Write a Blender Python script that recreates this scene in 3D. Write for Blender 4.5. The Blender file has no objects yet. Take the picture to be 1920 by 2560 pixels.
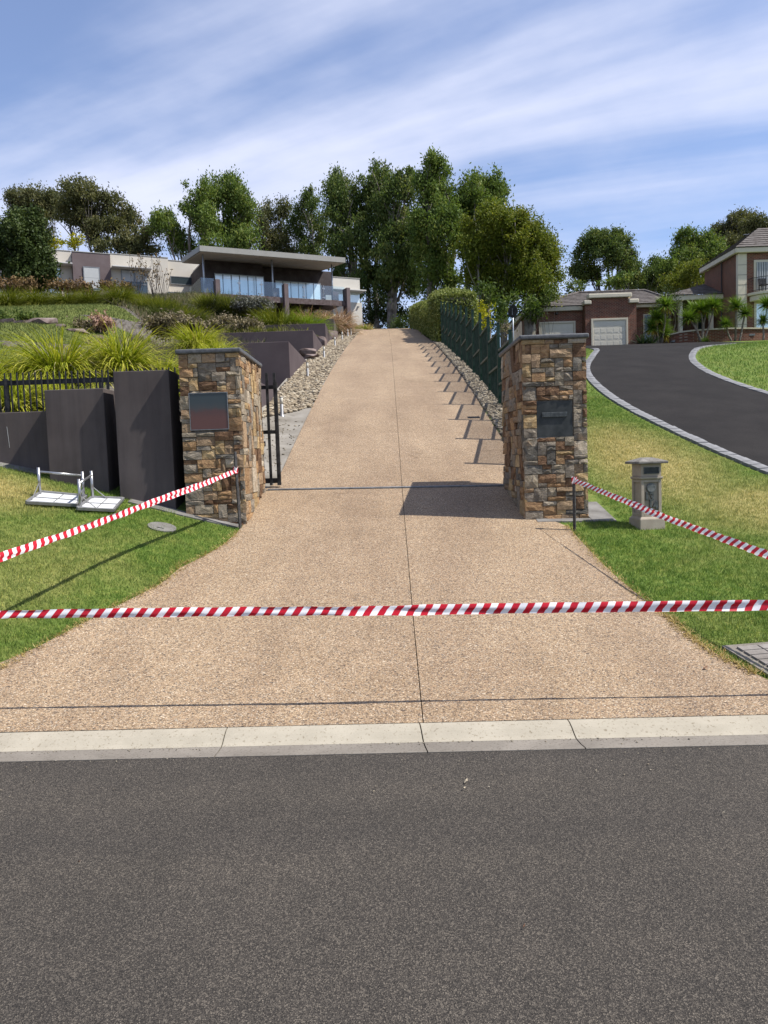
import bpy, math, random
import numpy as np
from mathutils import Vector, Matrix

SC = bpy.context.scene
COL = SC.collection
rnd = random.Random(7)
R = math.radians

# ------------------------------------------------------------------ camera, sky, sun
FPX, CX, CY, CAMH = 1960.0, 960.0, 1280.0, 1.6
PITCH, ROLL = R(4.2), 0.034
cam_d = bpy.data.cameras.new('camera'); cam = bpy.data.objects.new('camera', cam_d); COL.objects.link(cam)
r0, u0, f0 = Vector((1, 0, 0)), Vector((0, math.sin(PITCH), math.cos(PITCH))), Vector((0, math.cos(PITCH), -math.sin(PITCH)))
RT = r0 * math.cos(ROLL) - u0 * math.sin(ROLL)
UP = u0 * math.cos(ROLL) + r0 * math.sin(ROLL)
m = Matrix((RT, UP, -f0)).transposed().to_4x4(); m.translation = (0, 0, CAMH)
cam.matrix_world = m
cam_d.sensor_fit = 'VERTICAL'; cam_d.angle_y = 2 * math.atan(CY / FPX)
cam_d.clip_start = 0.05; cam_d.clip_end = 3000
SC.camera = cam

SUN = Vector((1.45, -0.30, 2.04)).normalized()
SUN_EL = math.asin(SUN.z); SUN_AZ = math.atan2(SUN.x, SUN.y)
sd = bpy.data.lights.new('sun', 'SUN'); sd.energy = 5.0; sd.angle = R(0.53); sd.color = (1.0, 0.955, 0.89)
so = bpy.data.objects.new('sun', sd); COL.objects.link(so)
so.rotation_euler = SUN.to_track_quat('Z', 'Y').to_euler(); so.location = (20, -3, 30)

W = bpy.data.worlds.new('World'); SC.world = W; W.use_nodes = True
def build_world():
    nt = W.node_tree; N = nt.nodes; L = nt.links; N.clear()
    out = N.new('ShaderNodeOutputWorld'); bg = N.new('ShaderNodeBackground'); bg.inputs[1].default_value = 0.095
    sky = N.new('ShaderNodeTexSky'); sky.sky_type = 'NISHITA'; sky.sun_disc = False
    sky.sun_elevation = SUN_EL; sky.sun_rotation = SUN_AZ; sky.air_density = 1.0; sky.dust_density = 0.4; sky.ozone_density = 2.2
    tc = N.new('ShaderNodeTexCoord'); sep = N.new('ShaderNodeSeparateXYZ'); L.new(tc.outputs['Generated'], sep.inputs[0])
    def mth(op, a, b=None):
        n = N.new('ShaderNodeMath'); n.operation = op
        for i, v in enumerate((a, b)):
            if v is None: continue
            if isinstance(v, (int, float)): n.inputs[i].default_value = v
            else: L.new(v, n.inputs[i])
        return n.outputs[0]
    zc = mth('MAXIMUM', sep.outputs[2], 0.03)
    zc = mth('ADD', zc, 0.06)
    px = mth('DIVIDE', sep.outputs[0], zc); py = mth('DIVIDE', sep.outputs[1], zc)
    cmb = N.new('ShaderNodeCombineXYZ'); L.new(px, cmb.inputs[0]); L.new(py, cmb.inputs[1])
    # long thin cirrus bands lying on a flat layer high above
    mp = N.new('ShaderNodeMapping'); mp.inputs['Rotation'].default_value = (0, 0, R(-64)); L.new(cmb.outputs[0], mp.inputs[0])
    mp2 = N.new('ShaderNodeMapping'); mp2.inputs['Scale'].default_value = (1.0, 0.20, 1); mp2.inputs['Location'].default_value = (1.15, 0.3, 0); L.new(mp.outputs[0], mp2.inputs[0])
    n1 = N.new('ShaderNodeTexNoise'); n1.inputs['Scale'].default_value = 1.05; n1.inputs['Detail'].default_value = 6; n1.inputs['Roughness'].default_value = 0.5; n1.inputs['Distortion'].default_value = 0.35
    L.new(mp2.outputs[0], n1.inputs['Vector'])
    n2 = N.new('ShaderNodeTexNoise'); n2.inputs['Scale'].default_value = 0.9; n2.inputs['Detail'].default_value = 7; n2.inputs['Roughness'].default_value = 0.55
    L.new(mp.outputs[0], n2.inputs['Vector'])
    s = mth('ADD', mth('MULTIPLY', n1.outputs[0], 0.75), mth('MULTIPLY', n2.outputs[0], 0.25))
    cr = N.new('ShaderNodeValToRGB'); cr.color_ramp.elements[0].position = 0.405; cr.color_ramp.elements[1].position = 0.615
    cr.color_ramp.interpolation = 'EASE'
    L.new(s, cr.inputs[0])
    fac = mth('ADD', mth('MULTIPLY', cr.outputs[0], 0.82), 0.11)
    # thinner towards the horizon so that clear blue shows above the roofs
    mr = N.new('ShaderNodeMapRange'); mr.inputs[1].default_value = 0.12; mr.inputs[2].default_value = 0.30; L.new(sep.outputs[2], mr.inputs[0])
    fac = mth('MULTIPLY', fac, mth('ADD', mth('MULTIPLY', mr.outputs[0], 0.8), 0.2))
    tint = N.new('ShaderNodeMix'); tint.data_type = 'RGBA'; tint.blend_type = 'MULTIPLY'; tint.inputs[0].default_value = 1
    L.new(sky.outputs[0], tint.inputs[6]); tint.inputs[7].default_value = (.98, 1.04, 1.22, 1)
    mix = N.new('ShaderNodeMix'); mix.data_type = 'RGBA'; L.new(fac, mix.inputs[0]); L.new(tint.outputs[2], mix.inputs[6]); mix.inputs[7].default_value = (6.2, 6.5, 7.9, 1)
    L.new(mix.outputs[2], bg.inputs[0]); L.new(bg.outputs[0], out.inputs[0])
build_world()
SC.view_settings.view_transform = 'Standard'; SC.view_settings.look = 'None'
SC.view_settings.exposure = 0.6; SC.view_settings.gamma = 1.0; SC.view_settings.use_curve_mapping = False
SC.cycles.max_bounces = 8; SC.cycles.transparent_max_bounces = 12

# ------------------------------------------------------------------ pixel -> place (survey of the photograph; K = reduced view to full pixels)
K = 1920 / 1659.0
def ray(px, py):
    d = f0 + RT * ((px - CX) / FPX) + UP * ((CY - py) / FPX)
    return d / d.y
def at(px, py, D):
    d = ray(px, py) * D
    return Vector((d.x, d.y, CAMH + d.z))

# ------------------------------------------------------------------ the lie of the land
def interp(pts):
    xs = np.array([p[0] for p in pts], float); ys = np.array([p[1] for p in pts], float)
    d = np.diff(ys) / np.diff(xs); mm = np.zeros(len(xs)); mm[0] = d[0]; mm[-1] = d[-1]
    for i in range(1, len(xs) - 1):
        mm[i] = 0 if d[i-1] * d[i] <= 0 else 2 / (1 / d[i-1] + 1 / d[i])
    def f(x):
        x = np.clip(np.asarray(x, float), xs[0], xs[-1]); i = np.clip(np.searchsorted(xs, x) - 1, 0, len(xs) - 2)
        h = xs[i+1] - xs[i]; t = (x - xs[i]) / h
        return ((1 + 2*t) * (1-t)**2 * ys[i] + t*(1-t)**2 * h * mm[i] + t*t*(3 - 2*t) * ys[i+1] + t*t*(t-1) * h * mm[i+1])
    return f
zd = interp([(-60, 0.06), (4.4, 0.065), (4.7, .095), (6, .25), (7.5, .49), (9.28, .80), (10.9, 1.14), (13.5, 1.79), (16, 2.41), (20, 3.38), (24, 4.28),
             (28, 5.12), (32, 5.95), (40, 7.5), (46, 8.75), (52, 9.75), (57, 10.55), (66, 11.4), (90, 12.6), (400, 16)])
zr = interp([(-60, 0.06), (4.4, 0.065), (4.7, .095), (6, .25), (7.5, .47), (9.28, .77), (10.9, 1.12), (13.5, 1.76), (16, 2.37), (20, 3.33), (24, 4.22),
             (27, 4.85), (30, 5.31), (36, 6.02), (58, 8.80), (75, 9.6), (100, 10.5), (400, 14)])
zl = interp([(-60, 1.2), (10.0, 1.95), (11, 2.25), (13.5, 3.05), (17, 4.0), (20, 4.75), (26, 6.4), (32, 8.0), (34, 8.35), (40, 9.7), (50, 11.7), (60, 12.4), (75, 13.0), (100, 14), (400, 20)])
BOX = [(14.6, 3.10), (20.3, 4.56), (27.0, 5.89), (32.5, 7.02), (38.0, 8.13), (43.0, 8.95)]
def sm(a, b, x):
    t = np.clip((np.asarray(x, float) - a) / (b - a), 0, 1); return t * t * (3 - 2 * t)
def xc(y): return 0.13 + 0.0122 * np.asarray(y, float) - 0.0045 * np.clip(np.asarray(y, float) - 34, 0, 40)
def half(y): return 1.8 - 0.30 * sm(36, 57, y)
def xw(y): return xc(y) - 1.8 - 0.86           # line of the planter ends
def zbed(y):
    y = np.asarray(y, float); z = zd(y) + 0.0
    for i, (D, t) in enumerate(BOX):
        z = np.where(y > D + 0.1, t - 0.09, z)
    return z
def T(x, y):
    x = np.asarray(x, float); y = np.asarray(y, float)
    z0 = zd(y) - 0.016 * np.clip(x, -4, 4) * sm(4.5, 9, y)
    # verge on the left rises away from the drive
    k = 0.235 * sm(4.6, 8.5, y)
    zl1 = z0 + k * np.clip(-1.75 - x, 0, 4.5)
    # right hand side falls in with the neighbour's drive
    wr = sm(2.6, 6.0, x)
    zz = np.where(x > 0, z0 * (1 - wr) + zr(y) * wr, zl1)
    # garden behind the walls on the left
    wl = sm(5.0, 10.5, -x)
    zg = zbed(y) * (1 - wl) + zl(y) * wl
    ing = (y > 11.4) & (x < xw(y) - 0.1)
    zz = np.where(ing, np.where(y < 14.7, np.maximum(zz, 0) * 0 + (zd(y) + 0.0) * (1 - sm(3.2, 4.2, -x)) + zl(y) * sm(3.2, 4.2, -x), zg), zz)
    ing2 = (y > 9.95) & (y <= 11.4) & (x < -3.0)
    zz = np.where(ing2, zl(y), zz)
    zz = np.where((y > 46) & (x < -1.6), zd(y) * (1 - sm(1.6, 14, -x)) + np.maximum(zl(y), zd(y)) * sm(1.6, 14, -x), zz)
    return zz
def Ts(x, y): return float(T(x, y))
def ground(px, py, lo=2.0, hi=120.0):
    d = ray(px, py); y = lo; step = 0.05
    while y < hi:
        if CAMH + d.z * y < Ts(d.x * y, y): break
        y += step
    y -= step / 2
    return Vector((d.x * y, y, Ts(d.x * y, y)))

# ------------------------------------------------------------------ helpers: nodes and materials
class NG:
    def __init__(s, name):
        s.m = bpy.data.materials.new(name); s.m.use_nodes = True; s.t = s.m.node_tree; s.n = s.t.nodes; s.l = s.t.links; s.n.clear()
        s.out = s.n.new('ShaderNodeOutputMaterial')
    def node(s, typ, ins=None, **kw):
        n = s.n.new(typ)
        for k, v in kw.items(): setattr(n, k, v)
        for k, v in (ins or {}).items():
            if hasattr(v, 'is_output') or isinstance(v, bpy.types.NodeSocket): s.l.new(v, n.inputs[k])
            else: n.inputs[k].default_value = v
        return n
    def pos(s):
        return s.node('ShaderNodeTexCoord').outputs['Object']
    def gpos(s):
        return s.node('ShaderNodeNewGeometry').outputs['Position']
    def noise(s, vec, scale, detail=4, rough=0.55, dist=0.0):
        return s.node('ShaderNodeTexNoise', {'Vector': vec, 'Scale': scale, 'Detail': detail, 'Roughness': rough, 'Distortion': dist})
    def ramp(s, fac, stops, interp='LINEAR'):
        n = s.node('ShaderNodeValToRGB', {'Fac': fac}); n.color_ramp.interpolation = interp
        e = n.color_ramp.elements
        while len(e) < len(stops): e.new(0.5)
        for i, (p, c) in enumerate(stops):
            e[i].position = p; e[i].color = c if len(c) == 4 else (*c, 1)
        return n.outputs[0]
    def mix(s, fac, a, b, blend='MIX'):
        n = s.node('ShaderNodeMix', data_type='RGBA', blend_type=blend)
        for k, v in ((0, fac), (6, a), (7, b)):
            if isinstance(v, bpy.types.NodeSocket): s.l.new(v, n.inputs[k])
            else: n.inputs[k].default_value = v if k == 0 else ((*v, 1) if len(v) == 3 else v)
        return n.outputs[2]
    def math(s, op, a, b=0.0, clamp=False):
        n = s.node('ShaderNodeMath', operation=op, use_clamp=clamp)
        for i, v in enumerate((a, b)):
            if isinstance(v, bpy.types.NodeSocket): s.l.new(v, n.inputs[i])
            else: n.inputs[i].default_value = v
        return n.outputs[0]
    def bump(s, h, strength, dist=0.01):
        return s.node('ShaderNodeBump', {'Height': h, 'Strength': strength, 'Distance': dist}).outputs[0]
    def pbr(s, color, rough=0.8, normal=None, metal=0.0, spec=0.3, alb=0.66, **extra):
        if isinstance(color, bpy.types.NodeSocket): color = s.mix(1.0, color, (alb, alb, alb), 'MULTIPLY')
        else: color = tuple(c * alb for c in color[:3])
        ins = {'Base Color': color if isinstance(color, bpy.types.NodeSocket) else ((*color, 1) if len(color) == 3 else color),
               'Roughness': rough, 'Metallic': metal, 'Specular IOR Level': spec}
        if normal is not None: ins['Normal'] = normal
        ins.update(extra)
        p = s.node('ShaderNodeBsdfPrincipled', ins)
        s.l.new(p.outputs[0], s.out.inputs[0]); return s.m

def lerp3(a, b, t): return tuple(a[i] * (1 - t) + b[i] * t for i in range(3))
def plain(name, c, rough=0.6, var=0.18, scale=6.0, bump=0.0, bscale=60.0, metal=0.0, spec=0.3):
    g = NG(name); p = g.pos()
    n = g.noise(p, scale, 5, 0.6).outputs[0]
    col = g.ramp(n, [(0.3, lerp3(c, (0, 0, 0), var)), (0.7, lerp3(c, (1, 1, 1), var * 0.35))])
    nm = g.bump(g.noise(p, bscale, 4, 0.6).outputs[0], bump, 0.01) if bump else None
    return g.pbr(col, rough, nm, metal, spec)

def leafmat(name, c1, c2, c3=None, tr=0.36, rough=0.55):
    g = NG(name)
    a = g.node('ShaderNodeAttribute', attribute_name='tint').outputs['Fac']
    st = [(0.0, c1), (0.6, c2), (1.0, c3 or c2)]
    col = g.ramp(a, st)
    d = g.node('ShaderNodeBsdfPrincipled', {'Base Color': col, 'Roughness': rough, 'Specular IOR Level': 0.12})
    t = g.node('ShaderNodeBsdfTranslucent', {'Color': g.mix(1.0, col, (1.0, 1.05, 0.55), 'MULTIPLY')})
    mx = g.node('ShaderNodeMixShader', {0: tr, 1: d.outputs[0], 2: t.outputs[0]})
    g.l.new(mx.outputs[0], g.out.inputs[0]); return g.m

# ------------------------------------------------------------------ helpers: objects
def tag(o, label=None, cat=None, group=None, kind=None):
    if label: o['label'] = label
    if cat: o['category'] = cat
    if group: o['group'] = group
    if kind: o['kind'] = kind
    return o
def empty(name, loc=(0, 0, 0), rz=0.0):
    o = bpy.data.objects.new(name, None); o.empty_display_size = 0.2; COL.objects.link(o)
    o.location = loc; o.rotation_euler = (0, 0, rz); return o
def link(name, me, mat=None, parent=None, loc=None):
    o = bpy.data.objects.new(name, me); COL.objects.link(o)
    if mat is not None and len(me.materials) == 0: me.materials.append(mat)
    if parent is not None: o.parent = parent
    if loc is not None: o.location = loc
    return o
def np_mesh(name, v, f, smooth=False, tint=None):
    v = np.asarray(v, np.float32); f = np.asarray(f, np.int32); k = f.shape[1]
    me = bpy.data.meshes.new(name); me.vertices.add(len(v)); me.vertices.foreach_set('co', v.ravel())
    me.loops.add(f.size); me.loops.foreach_set('vertex_index', f.ravel())
    me.polygons.add(len(f)); me.polygons.foreach_set('loop_start', np.arange(0, f.size, k, dtype=np.int32))
    me.polygons.foreach_set('loop_total', np.full(len(f), k, np.int32))
    if smooth: me.polygons.foreach_set('use_smooth', np.ones(len(f), bool))
    if tint is not None:
        a = me.attributes.new('tint', 'FLOAT', 'FACE'); a.data.foreach_set('value', np.asarray(tint, np.float32))
    me.update(calc_edges=True); return me

class MB:
    def __init__(s): s.v = []; s.f = []; s.mi = []
    def add(s, vs, fs, mi=0):
        o = len(s.v); s.v += [tuple(p) for p in vs]; s.f += [tuple(i + o for i in q) for q in fs]; s.mi += [mi] * len(fs); return s
    def box(s, x0, x1, y0, y1, z0, z1, mi=0, M=None):
        vs = [Vector((x, y, z)) for z in (z0, z1) for y in (y0, y1) for x in (x0, x1)]
        if M is not None: vs = [M @ p for p in vs]
        return s.add(vs, [(0, 2, 3, 1), (4, 5, 7, 6), (0, 1, 5, 4), (2, 6, 7, 3), (0, 4, 6, 2), (1, 3, 7, 5)], mi)
    def hexa(s, b, t, mi=0):     # two rings of four points, both counter-clockwise seen from above
        return s.add(list(b) + list(t), [(3, 2, 1, 0), (4, 5, 6, 7), (0, 1, 5, 4), (1, 2, 6, 5), (2, 3, 7, 6), (3, 0, 4, 7)], mi)
    def prism(s, poly, z0, z1, mi=0, M=None):
        n = len(poly); vs = [Vector((p[0], p[1], z0)) for p in poly] + [Vector((p[0], p[1], z1)) for p in poly]
        if M is not None: vs = [M @ p for p in vs]
        return s.add(vs, [tuple(range(n - 1, -1, -1)), tuple(range(n, 2 * n))] + [(i, (i + 1) % n, n + (i + 1) % n, n + i) for i in range(n)], mi)
    def tube(s, pts, rad, n=8, mi=0, cap=True):
        pts = [Vector(p) for p in pts]; rad = rad if hasattr(rad, '__len__') else [rad] * len(pts)
        o = len(s.v); prev = None
        for i, p in enumerate(pts):
            d = (pts[min(i + 1, len(pts) - 1)] - pts[max(i - 1, 0)])
            d = d.normalized() if d.length > 1e-9 else Vector((0, 0, 1))
            if prev is None:
                a = Vector((1, 0, 0)) if abs(d.x) < 0.8 else Vector((0, 1, 0))
                a = (a - d * a.dot(d)).normalized()
            else:
                a = (prev - d * prev.dot(d)); a = a.normalized() if a.length > 1e-6 else Vector((1, 0, 0))
            prev = a; b = d.cross(a)
            for j in range(n):
                t = 2 * math.pi * j / n; s.v.append(tuple(p + (a * math.cos(t) + b * math.sin(t)) * rad[i]))
        for i in range(len(pts) - 1):
            for j in range(n):
                q = (o + i*n + j, o + i*n + (j+1) % n, o + (i+1)*n + (j+1) % n, o + (i+1)*n + j); s.f.append(q); s.mi.append(mi)
        if cap:
            s.f.append(tuple(o + j for j in range(n - 1, -1, -1))); s.f.append(tuple(o + (len(pts)-1)*n + j for j in range(n))); s.mi += [mi, mi]
        return s
    def lathe(s, prof, n=16, c=(0, 0, 0), mi=0):
        return s.tube([(c[0], c[1], c[2] + z) for r, z in prof], [max(r, 1e-4) for r, z in prof], n, mi)
    def mesh(s, name, smooth=False):
        me = bpy.data.meshes.new(name); me.from_pydata(s.v, [], s.f)
        if any(s.mi): me.polygons.foreach_set('material_index', s.mi)
        if smooth: me.polygons.foreach_set('use_smooth', [True] * len(me.polygons))
        me.update(); return me
    def build(s, name, mat, parent=None, smooth=False, bevel=0.0, loc=None, seg=2):
        me = s.mesh(name, smooth)
        for q in (mat if isinstance(mat, (list, tuple)) else [mat]): me.materials.append(q)
        o = link(name, me, None, parent, loc)
        if bevel:
            b = o.modifiers.new('bevel', 'BEVEL'); b.width = bevel; b.segments = seg; b.limit_method = 'ANGLE'; b.angle_limit = R(35)
        return o

def sheet(name, xs, ys, dz, mat, parent=None, fx=None, kind='structure', smooth=True, keep=None):
    """a patch of the land; fx(s, y) turns a 0..1 column into x"""
    X, Y = np.meshgrid(xs, ys)
    if fx is not None: X = fx(X, Y)
    Z = T(X, Y) + dz
    v = np.stack([X.ravel(), Y.ravel(), Z.ravel()], 1); nx, ny = len(xs), len(ys)
    i = np.arange(ny - 1)[:, None] * nx + np.arange(nx - 1)[None, :]
    f = np.stack([i, i + 1, i + 1 + nx, i + nx], -1).reshape(-1, 4)
    if keep is not None:
        c = v[f].mean(1); f = f[keep(c[:, 0], c[:, 1])]
    o = link(name, np_mesh(name, v, f, smooth), mat, parent)
    if kind and parent is None: o['kind'] = kind
    return o

# ------------------------------------------------------------------ materials
MT = {}
def make_materials():
    # road asphalt: fine dark matrix with paler stone chips
    g = NG('asphalt_road'); p = g.pos()
    v = g.node('ShaderNodeTexVoronoi', {'Vector': p, 'Scale': 280.0}); v2 = g.node('ShaderNodeTexVoronoi', {'Vector': p, 'Scale': 150.0})
    cell = g.node('ShaderNodeSeparateColor', {0: v.outputs['Color']}).outputs[0]
    cell2 = g.node('ShaderNodeSeparateColor', {0: v2.outputs['Color']}).outputs[1]
    base = g.ramp(cell, [(0, (.028, .026, .024)), (.5, (.062, .057, .052)), (.86, (.115, .105, .092)), (1, (.23, .21, .18))])
    chips = g.ramp(cell2, [(.93, (0, 0, 0)), (.97, (1, 1, 1))])
    col = g.mix(g.math('MULTIPLY', chips, .45), base, (.23, .21, .18))
    big = g.noise(p, .7, 5, .6, .6).outputs[0]; mid = g.noise(p, 6, 5, .65).outputs[0]
    col = g.mix(1.0, col, g.ramp(big, [(.3, (.86, .82, .77)), (.7, (1.12, 1.06, .99))]), 'MULTIPLY')
    col = g.mix(1.0, col, g.ramp(mid, [(.3, (.92, .92, .92)), (.72, (1.08, 1.07, 1.06))]), 'MULTIPLY')
    whl = g.noise(g.node('ShaderNodeMapping', {'Vector': p, 'Scale': (.08, 1.3, 1)}).outputs[0], 1.0, 4, .55).outputs[0]
    col = g.mix(1.0, col, g.ramp(whl, [(.35, (.88, .88, .89)), (.65, (1.08, 1.07, 1.05))]), 'MULTIPLY')
    MT['asphalt'] = g.pbr(col, .86, g.bump(v.outputs['Distance'], .55, .006), spec=.25)
    g = NG('smooth_asphalt'); p = g.pos()
    n = g.noise(p, 260, 3, .7).outputs[0]; n2 = g.noise(p, 1.2, 5, .6).outputs[0]
    col = g.ramp(n, [(.3, (.022, .0205, .020)), (.7, (.046, .043, .042))])
    col = g.mix(1.0, col, g.ramp(n2, [(.3, (.85, .85, .86)), (.7, (1.22, 1.2, 1.18))]), 'MULTIPLY')
    MT['tar'] = g.pbr(col, .95, g.bump(n, .3, .004), spec=.06)
    # exposed aggregate: every pebble its own tint
    g = NG('exposed_aggregate'); p = g.pos()
    def peb(scale):
        v = g.node('ShaderNodeTexVoronoi', {'Vector': p, 'Scale': scale}); s = g.node('ShaderNodeSeparateColor', {0: v.outputs['Color']})
        c = g.ramp(s.outputs[0], [(0, (.10, .09, .085)), (.14, (.24, .195, .15)), (.32, (.44, .345, .235)), (.5, (.57, .45, .305)), (.66, (.72, .60, .42)), (.80, (.54, .385, .255)), (.90, (.95, .88, .72)), (1, (.26, .25, .24))])
        e = g.ramp(v.outputs['Distance'], [(.22, (1.04, 1.04, 1.04)), (.60, (.62, .56, .50))])
        return g.mix(1.0, c, e, 'MULTIPLY'), v
    c1, va = peb(96.0); c2, vb = peb(145.0)
    col = g.mix(g.ramp(g.noise(p, 40, 2).outputs[0], [(.42, (0, 0, 0)), (.56, (1, 1, 1))]), c1, c2)
    big = g.noise(p, .55, 6, .62, .8).outputs[0]; mid = g.noise(p, 3.2, 5, .6).outputs[0]
    col = g.mix(1.0, col, g.ramp(big, [(.28, (.88, .815, .755)), (.5, (1.0, .94, .885)), (.75, (1.10, 1.05, 1.0))]), 'MULTIPLY')
    col = g.mix(1.0, col, g.ramp(mid, [(.3, (.92, .91, .90)), (.7, (1.06, 1.06, 1.06))]), 'MULTIPLY')
    trk = g.noise(g.node('ShaderNodeMapping', {'Vector': p, 'Scale': (1.5, .10, 1)}).outputs[0], 1.0, 4, .5).outputs[0]
    col = g.mix(1.0, col, g.ramp(trk, [(.34, (.87, .85, .84)), (.6, (1.04, 1.04, 1.03))]), 'MULTIPLY')
    st = g.ramp(g.noise(p, 2.1, 3, .5, 1.2).outputs[0], [(.24, (.78, .76, .74)), (.33, (1, 1, 1))])
    col = g.mix(1.0, col, st, 'MULTIPLY')
    MT['aggregate'] = g.pbr(col, .75, g.bump(g.math('MULTIPLY', va.outputs['Distance'], -1.0), .35, .006), spec=.3)
    MT['joint'] = plain('dark_joint_base', (.06, .052, .047), .9, .2, 30)  # dark base colour showing between slabs and kerb pieces
    # kerb concrete
    g = NG('kerb_concrete'); p = g.pos()
    col = g.ramp(g.noise(p, 3, 6, .65).outputs[0], [(.3, (.42, .375, .29)), (.7, (.55, .495, .39))])
    fl = g.ramp(g.noise(p, 55, 3, .7).outputs[0], [(.32, (.6, .56, .5)), (.42, (1, 1, 1))])
    MT['kerb'] = g.pbr(g.mix(1.0, col, fl, 'MULTIPLY'), .85, g.bump(g.noise(p, 80, 4, .7).outputs[0], .25, .005))
    g = NG('gutter_concrete'); p = g.pos()
    col = g.ramp(g.noise(p, 2.2, 6, .65, .6).outputs[0], [(.3, (.205, .18, .15)), (.7, (.315, .28, .235))])
    fl = g.ramp(g.noise(p, 70, 3, .7).outputs[0], [(.33, (.6, .58, .55)), (.45, (1, 1, 1))])
    MT['gutter'] = g.pbr(g.mix(1.0, col, fl, 'MULTIPLY'), .85, g.bump(g.noise(p, 80, 4, .7).outputs[0], .25, .005))
    MT['concrete'] = plain('old_concrete', (.22, .205, .185), .85, .3, 4, .25, 70)
    MT['dusty'] = plain('silty_concrete', (.30, .265, .21), .9, .4, 1.6, .25, 40)
    MT['soil'] = plain('garden_soil', (.13, .09, .062), .95, .45, 3.5, .6, 30)
    MT['earth'] = plain('hill_earth', (.17, .14, .085), .95, .4, 1.2, .4, 20)
    MT['mulch'] = plain('bark_mulch', (.10, .072, .04), .95, .5, 9, .8, 45)

    def lawncol(g, dark=1.0):
        p = g.gpos()
        n1 = g.noise(p, 1.3, 6, .62, .5).outputs[0]; n2 = g.noise(p, 9, 4, .6).outputs[0]; n3 = g.noise(p, 60, 3, .7).outputs[0]
        green = g.ramp(n2, [(.3, (.085, .155, .028)), (.5, (.14, .22, .045)), (.7, (.225, .28, .07))])
        dry = g.ramp(n2, [(.3, (.30, .27, .10)), (.55, (.44, .385, .165)), (.75, (.52, .45, .22))])
        mask = None
        for (x, y, rx, ry, a) in ((4.0, 12.2, 1.3, 3.4, 1.0), (4.7, 9.6, 1.5, 1.7, .75), (-4.5, 8.7, 1.25, 1.0, 1.0), (-3.5, 6.9, 1.2, 1.6, .3), (5.0, 7.4, 2.2, 1.5, .2)):
            mp = g.node('ShaderNodeMapping', {'Vector': p, 'Location': (-x / rx, -y / ry, 0), 'Scale': (1 / rx, 1 / ry, 0)})
            ln = g.node('ShaderNodeVectorMath', {0: mp.outputs[0]}, operation='LENGTH').outputs['Value']
            e = g.math('MULTIPLY', g.ramp(ln, [(.25, (1, 1, 1)), (1.0, (0, 0, 0))]), a)
            mask = e if mask is None else g.math('MAXIMUM', mask, e)
        sp = g.ramp(n1, [(.48, (0, 0, 0)), (.72, (.55, .55, .55))])
        f = g.math('MULTIPLY', g.math('ADD', g.math('MULTIPLY', mask, 1.15), g.math('MULTIPLY', sp, .55)), g.ramp(n3, [(.25, (.45, .45, .45)), (.6, (1.05, 1.05, 1.05))]), clamp=True)
        return g.mix(f, green, dry), p
    g = NG('lawn_ground'); c, p = lawncol(g)
    c = g.mix(1.0, c, (.78, .74, .70), 'MULTIPLY')
    MT['lawn'] = g.pbr(c, .95, g.bump(g.noise(p, 55, 4, .7).outputs[0], .8, .02), spec=.1, alb=.9)
    g = NG('grass_blade'); c, p = lawncol(g)
    a = g.node('ShaderNodeAttribute', attribute_name='tint').outputs['Fac']
    c = g.mix(1.0, c, g.ramp(a, [(0, (.75, .8, .7)), (.8, (1.2, 1.18, 1.0)), (1, (1.9, 1.6, 1.3))]), 'MULTIPLY')
    d = g.node('ShaderNodeBsdfPrincipled', {'Base Color': c, 'Roughness': .6, 'Specular IOR Level': .2})
    t = g.node('ShaderNodeBsdfTranslucent', {'Color': c}); mx = g.node('ShaderNodeMixShader', {0: .35, 1: d.outputs[0], 2: t.outputs[0]})
    g.l.new(mx.outputs[0], g.out.inputs[0]); MT['blade'] = g.m
    g = NG('hill_lawn'); p = g.gpos()
    n2 = g.noise(p, 2.4, 6, .7).outputs[0]; n3 = g.noise(p, 22, 3, .7).outputs[0]
    c = g.ramp(n2, [(.3, (.105, .145, .04)), (.55, (.165, .20, .055)), (.78, (.26, .265, .10))])
    MT['hill_lawn'] = g.pbr(g.mix(1.0, c, g.ramp(n3, [(.3, (.75, .75, .7)), (.7, (1.25, 1.2, 1.1))]), 'MULTIPLY'), .95, g.bump(n3, .7, .03), spec=.1)

    # stones
    pal = [((.29, .18, .10), (.43, .285, .155)), ((.36, .25, .13), (.50, .38, .22)), ((.19, .165, .13), (.30, .265, .22)), ((.26, .22, .165), (.38, .325, .25)),
           ((.135, .08, .05), (.24, .15, .09)), ((.125, .115, .10), (.21, .195, .17)), ((.28, .20, .13), (.40, .29, .19)), ((.21, .18, .145), (.33, .285, .23)), ((.42, .36, .28), (.55, .47, .37))]
    MT['stones'] = []
    for i, (a, b) in enumerate(pal):
        g = NG('ledge_stone'); p = g.pos(); oi = g.node('ShaderNodeObjectInfo').outputs['Random']
        off = g.node('ShaderNodeCombineXYZ', {0: g.math('MULTIPLY', oi, 37.0), 1: g.math('MULTIPLY', oi, 11.0)}).outputs[0]
        q = g.node('ShaderNodeVectorMath', {0: p, 1: off}, operation='ADD').outputs[0]
        st = g.node('ShaderNodeMapping', {'Vector': q, 'Scale': (1, 1, 1.8)}).outputs[0]
        n = g.noise(st, 11, 6, .65, .8).outputs[0]; n2 = g.noise(st, 45, 5, .7).outputs[0]; n3 = g.noise(q, 5, 3, .6).outputs[0]
        c = g.ramp(n, [(.28, lerp3(a, (0, 0, 0), .35)), (.45, a), (.66, b)])
        rust = g.ramp(n3, [(.55, (0, 0, 0)), (.72, (.7, .7, .7))])
        c = g.mix(rust, c, pal[(i + 4) % len(pal)][1] if i % 2 else (.35, .22, .125))
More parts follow.
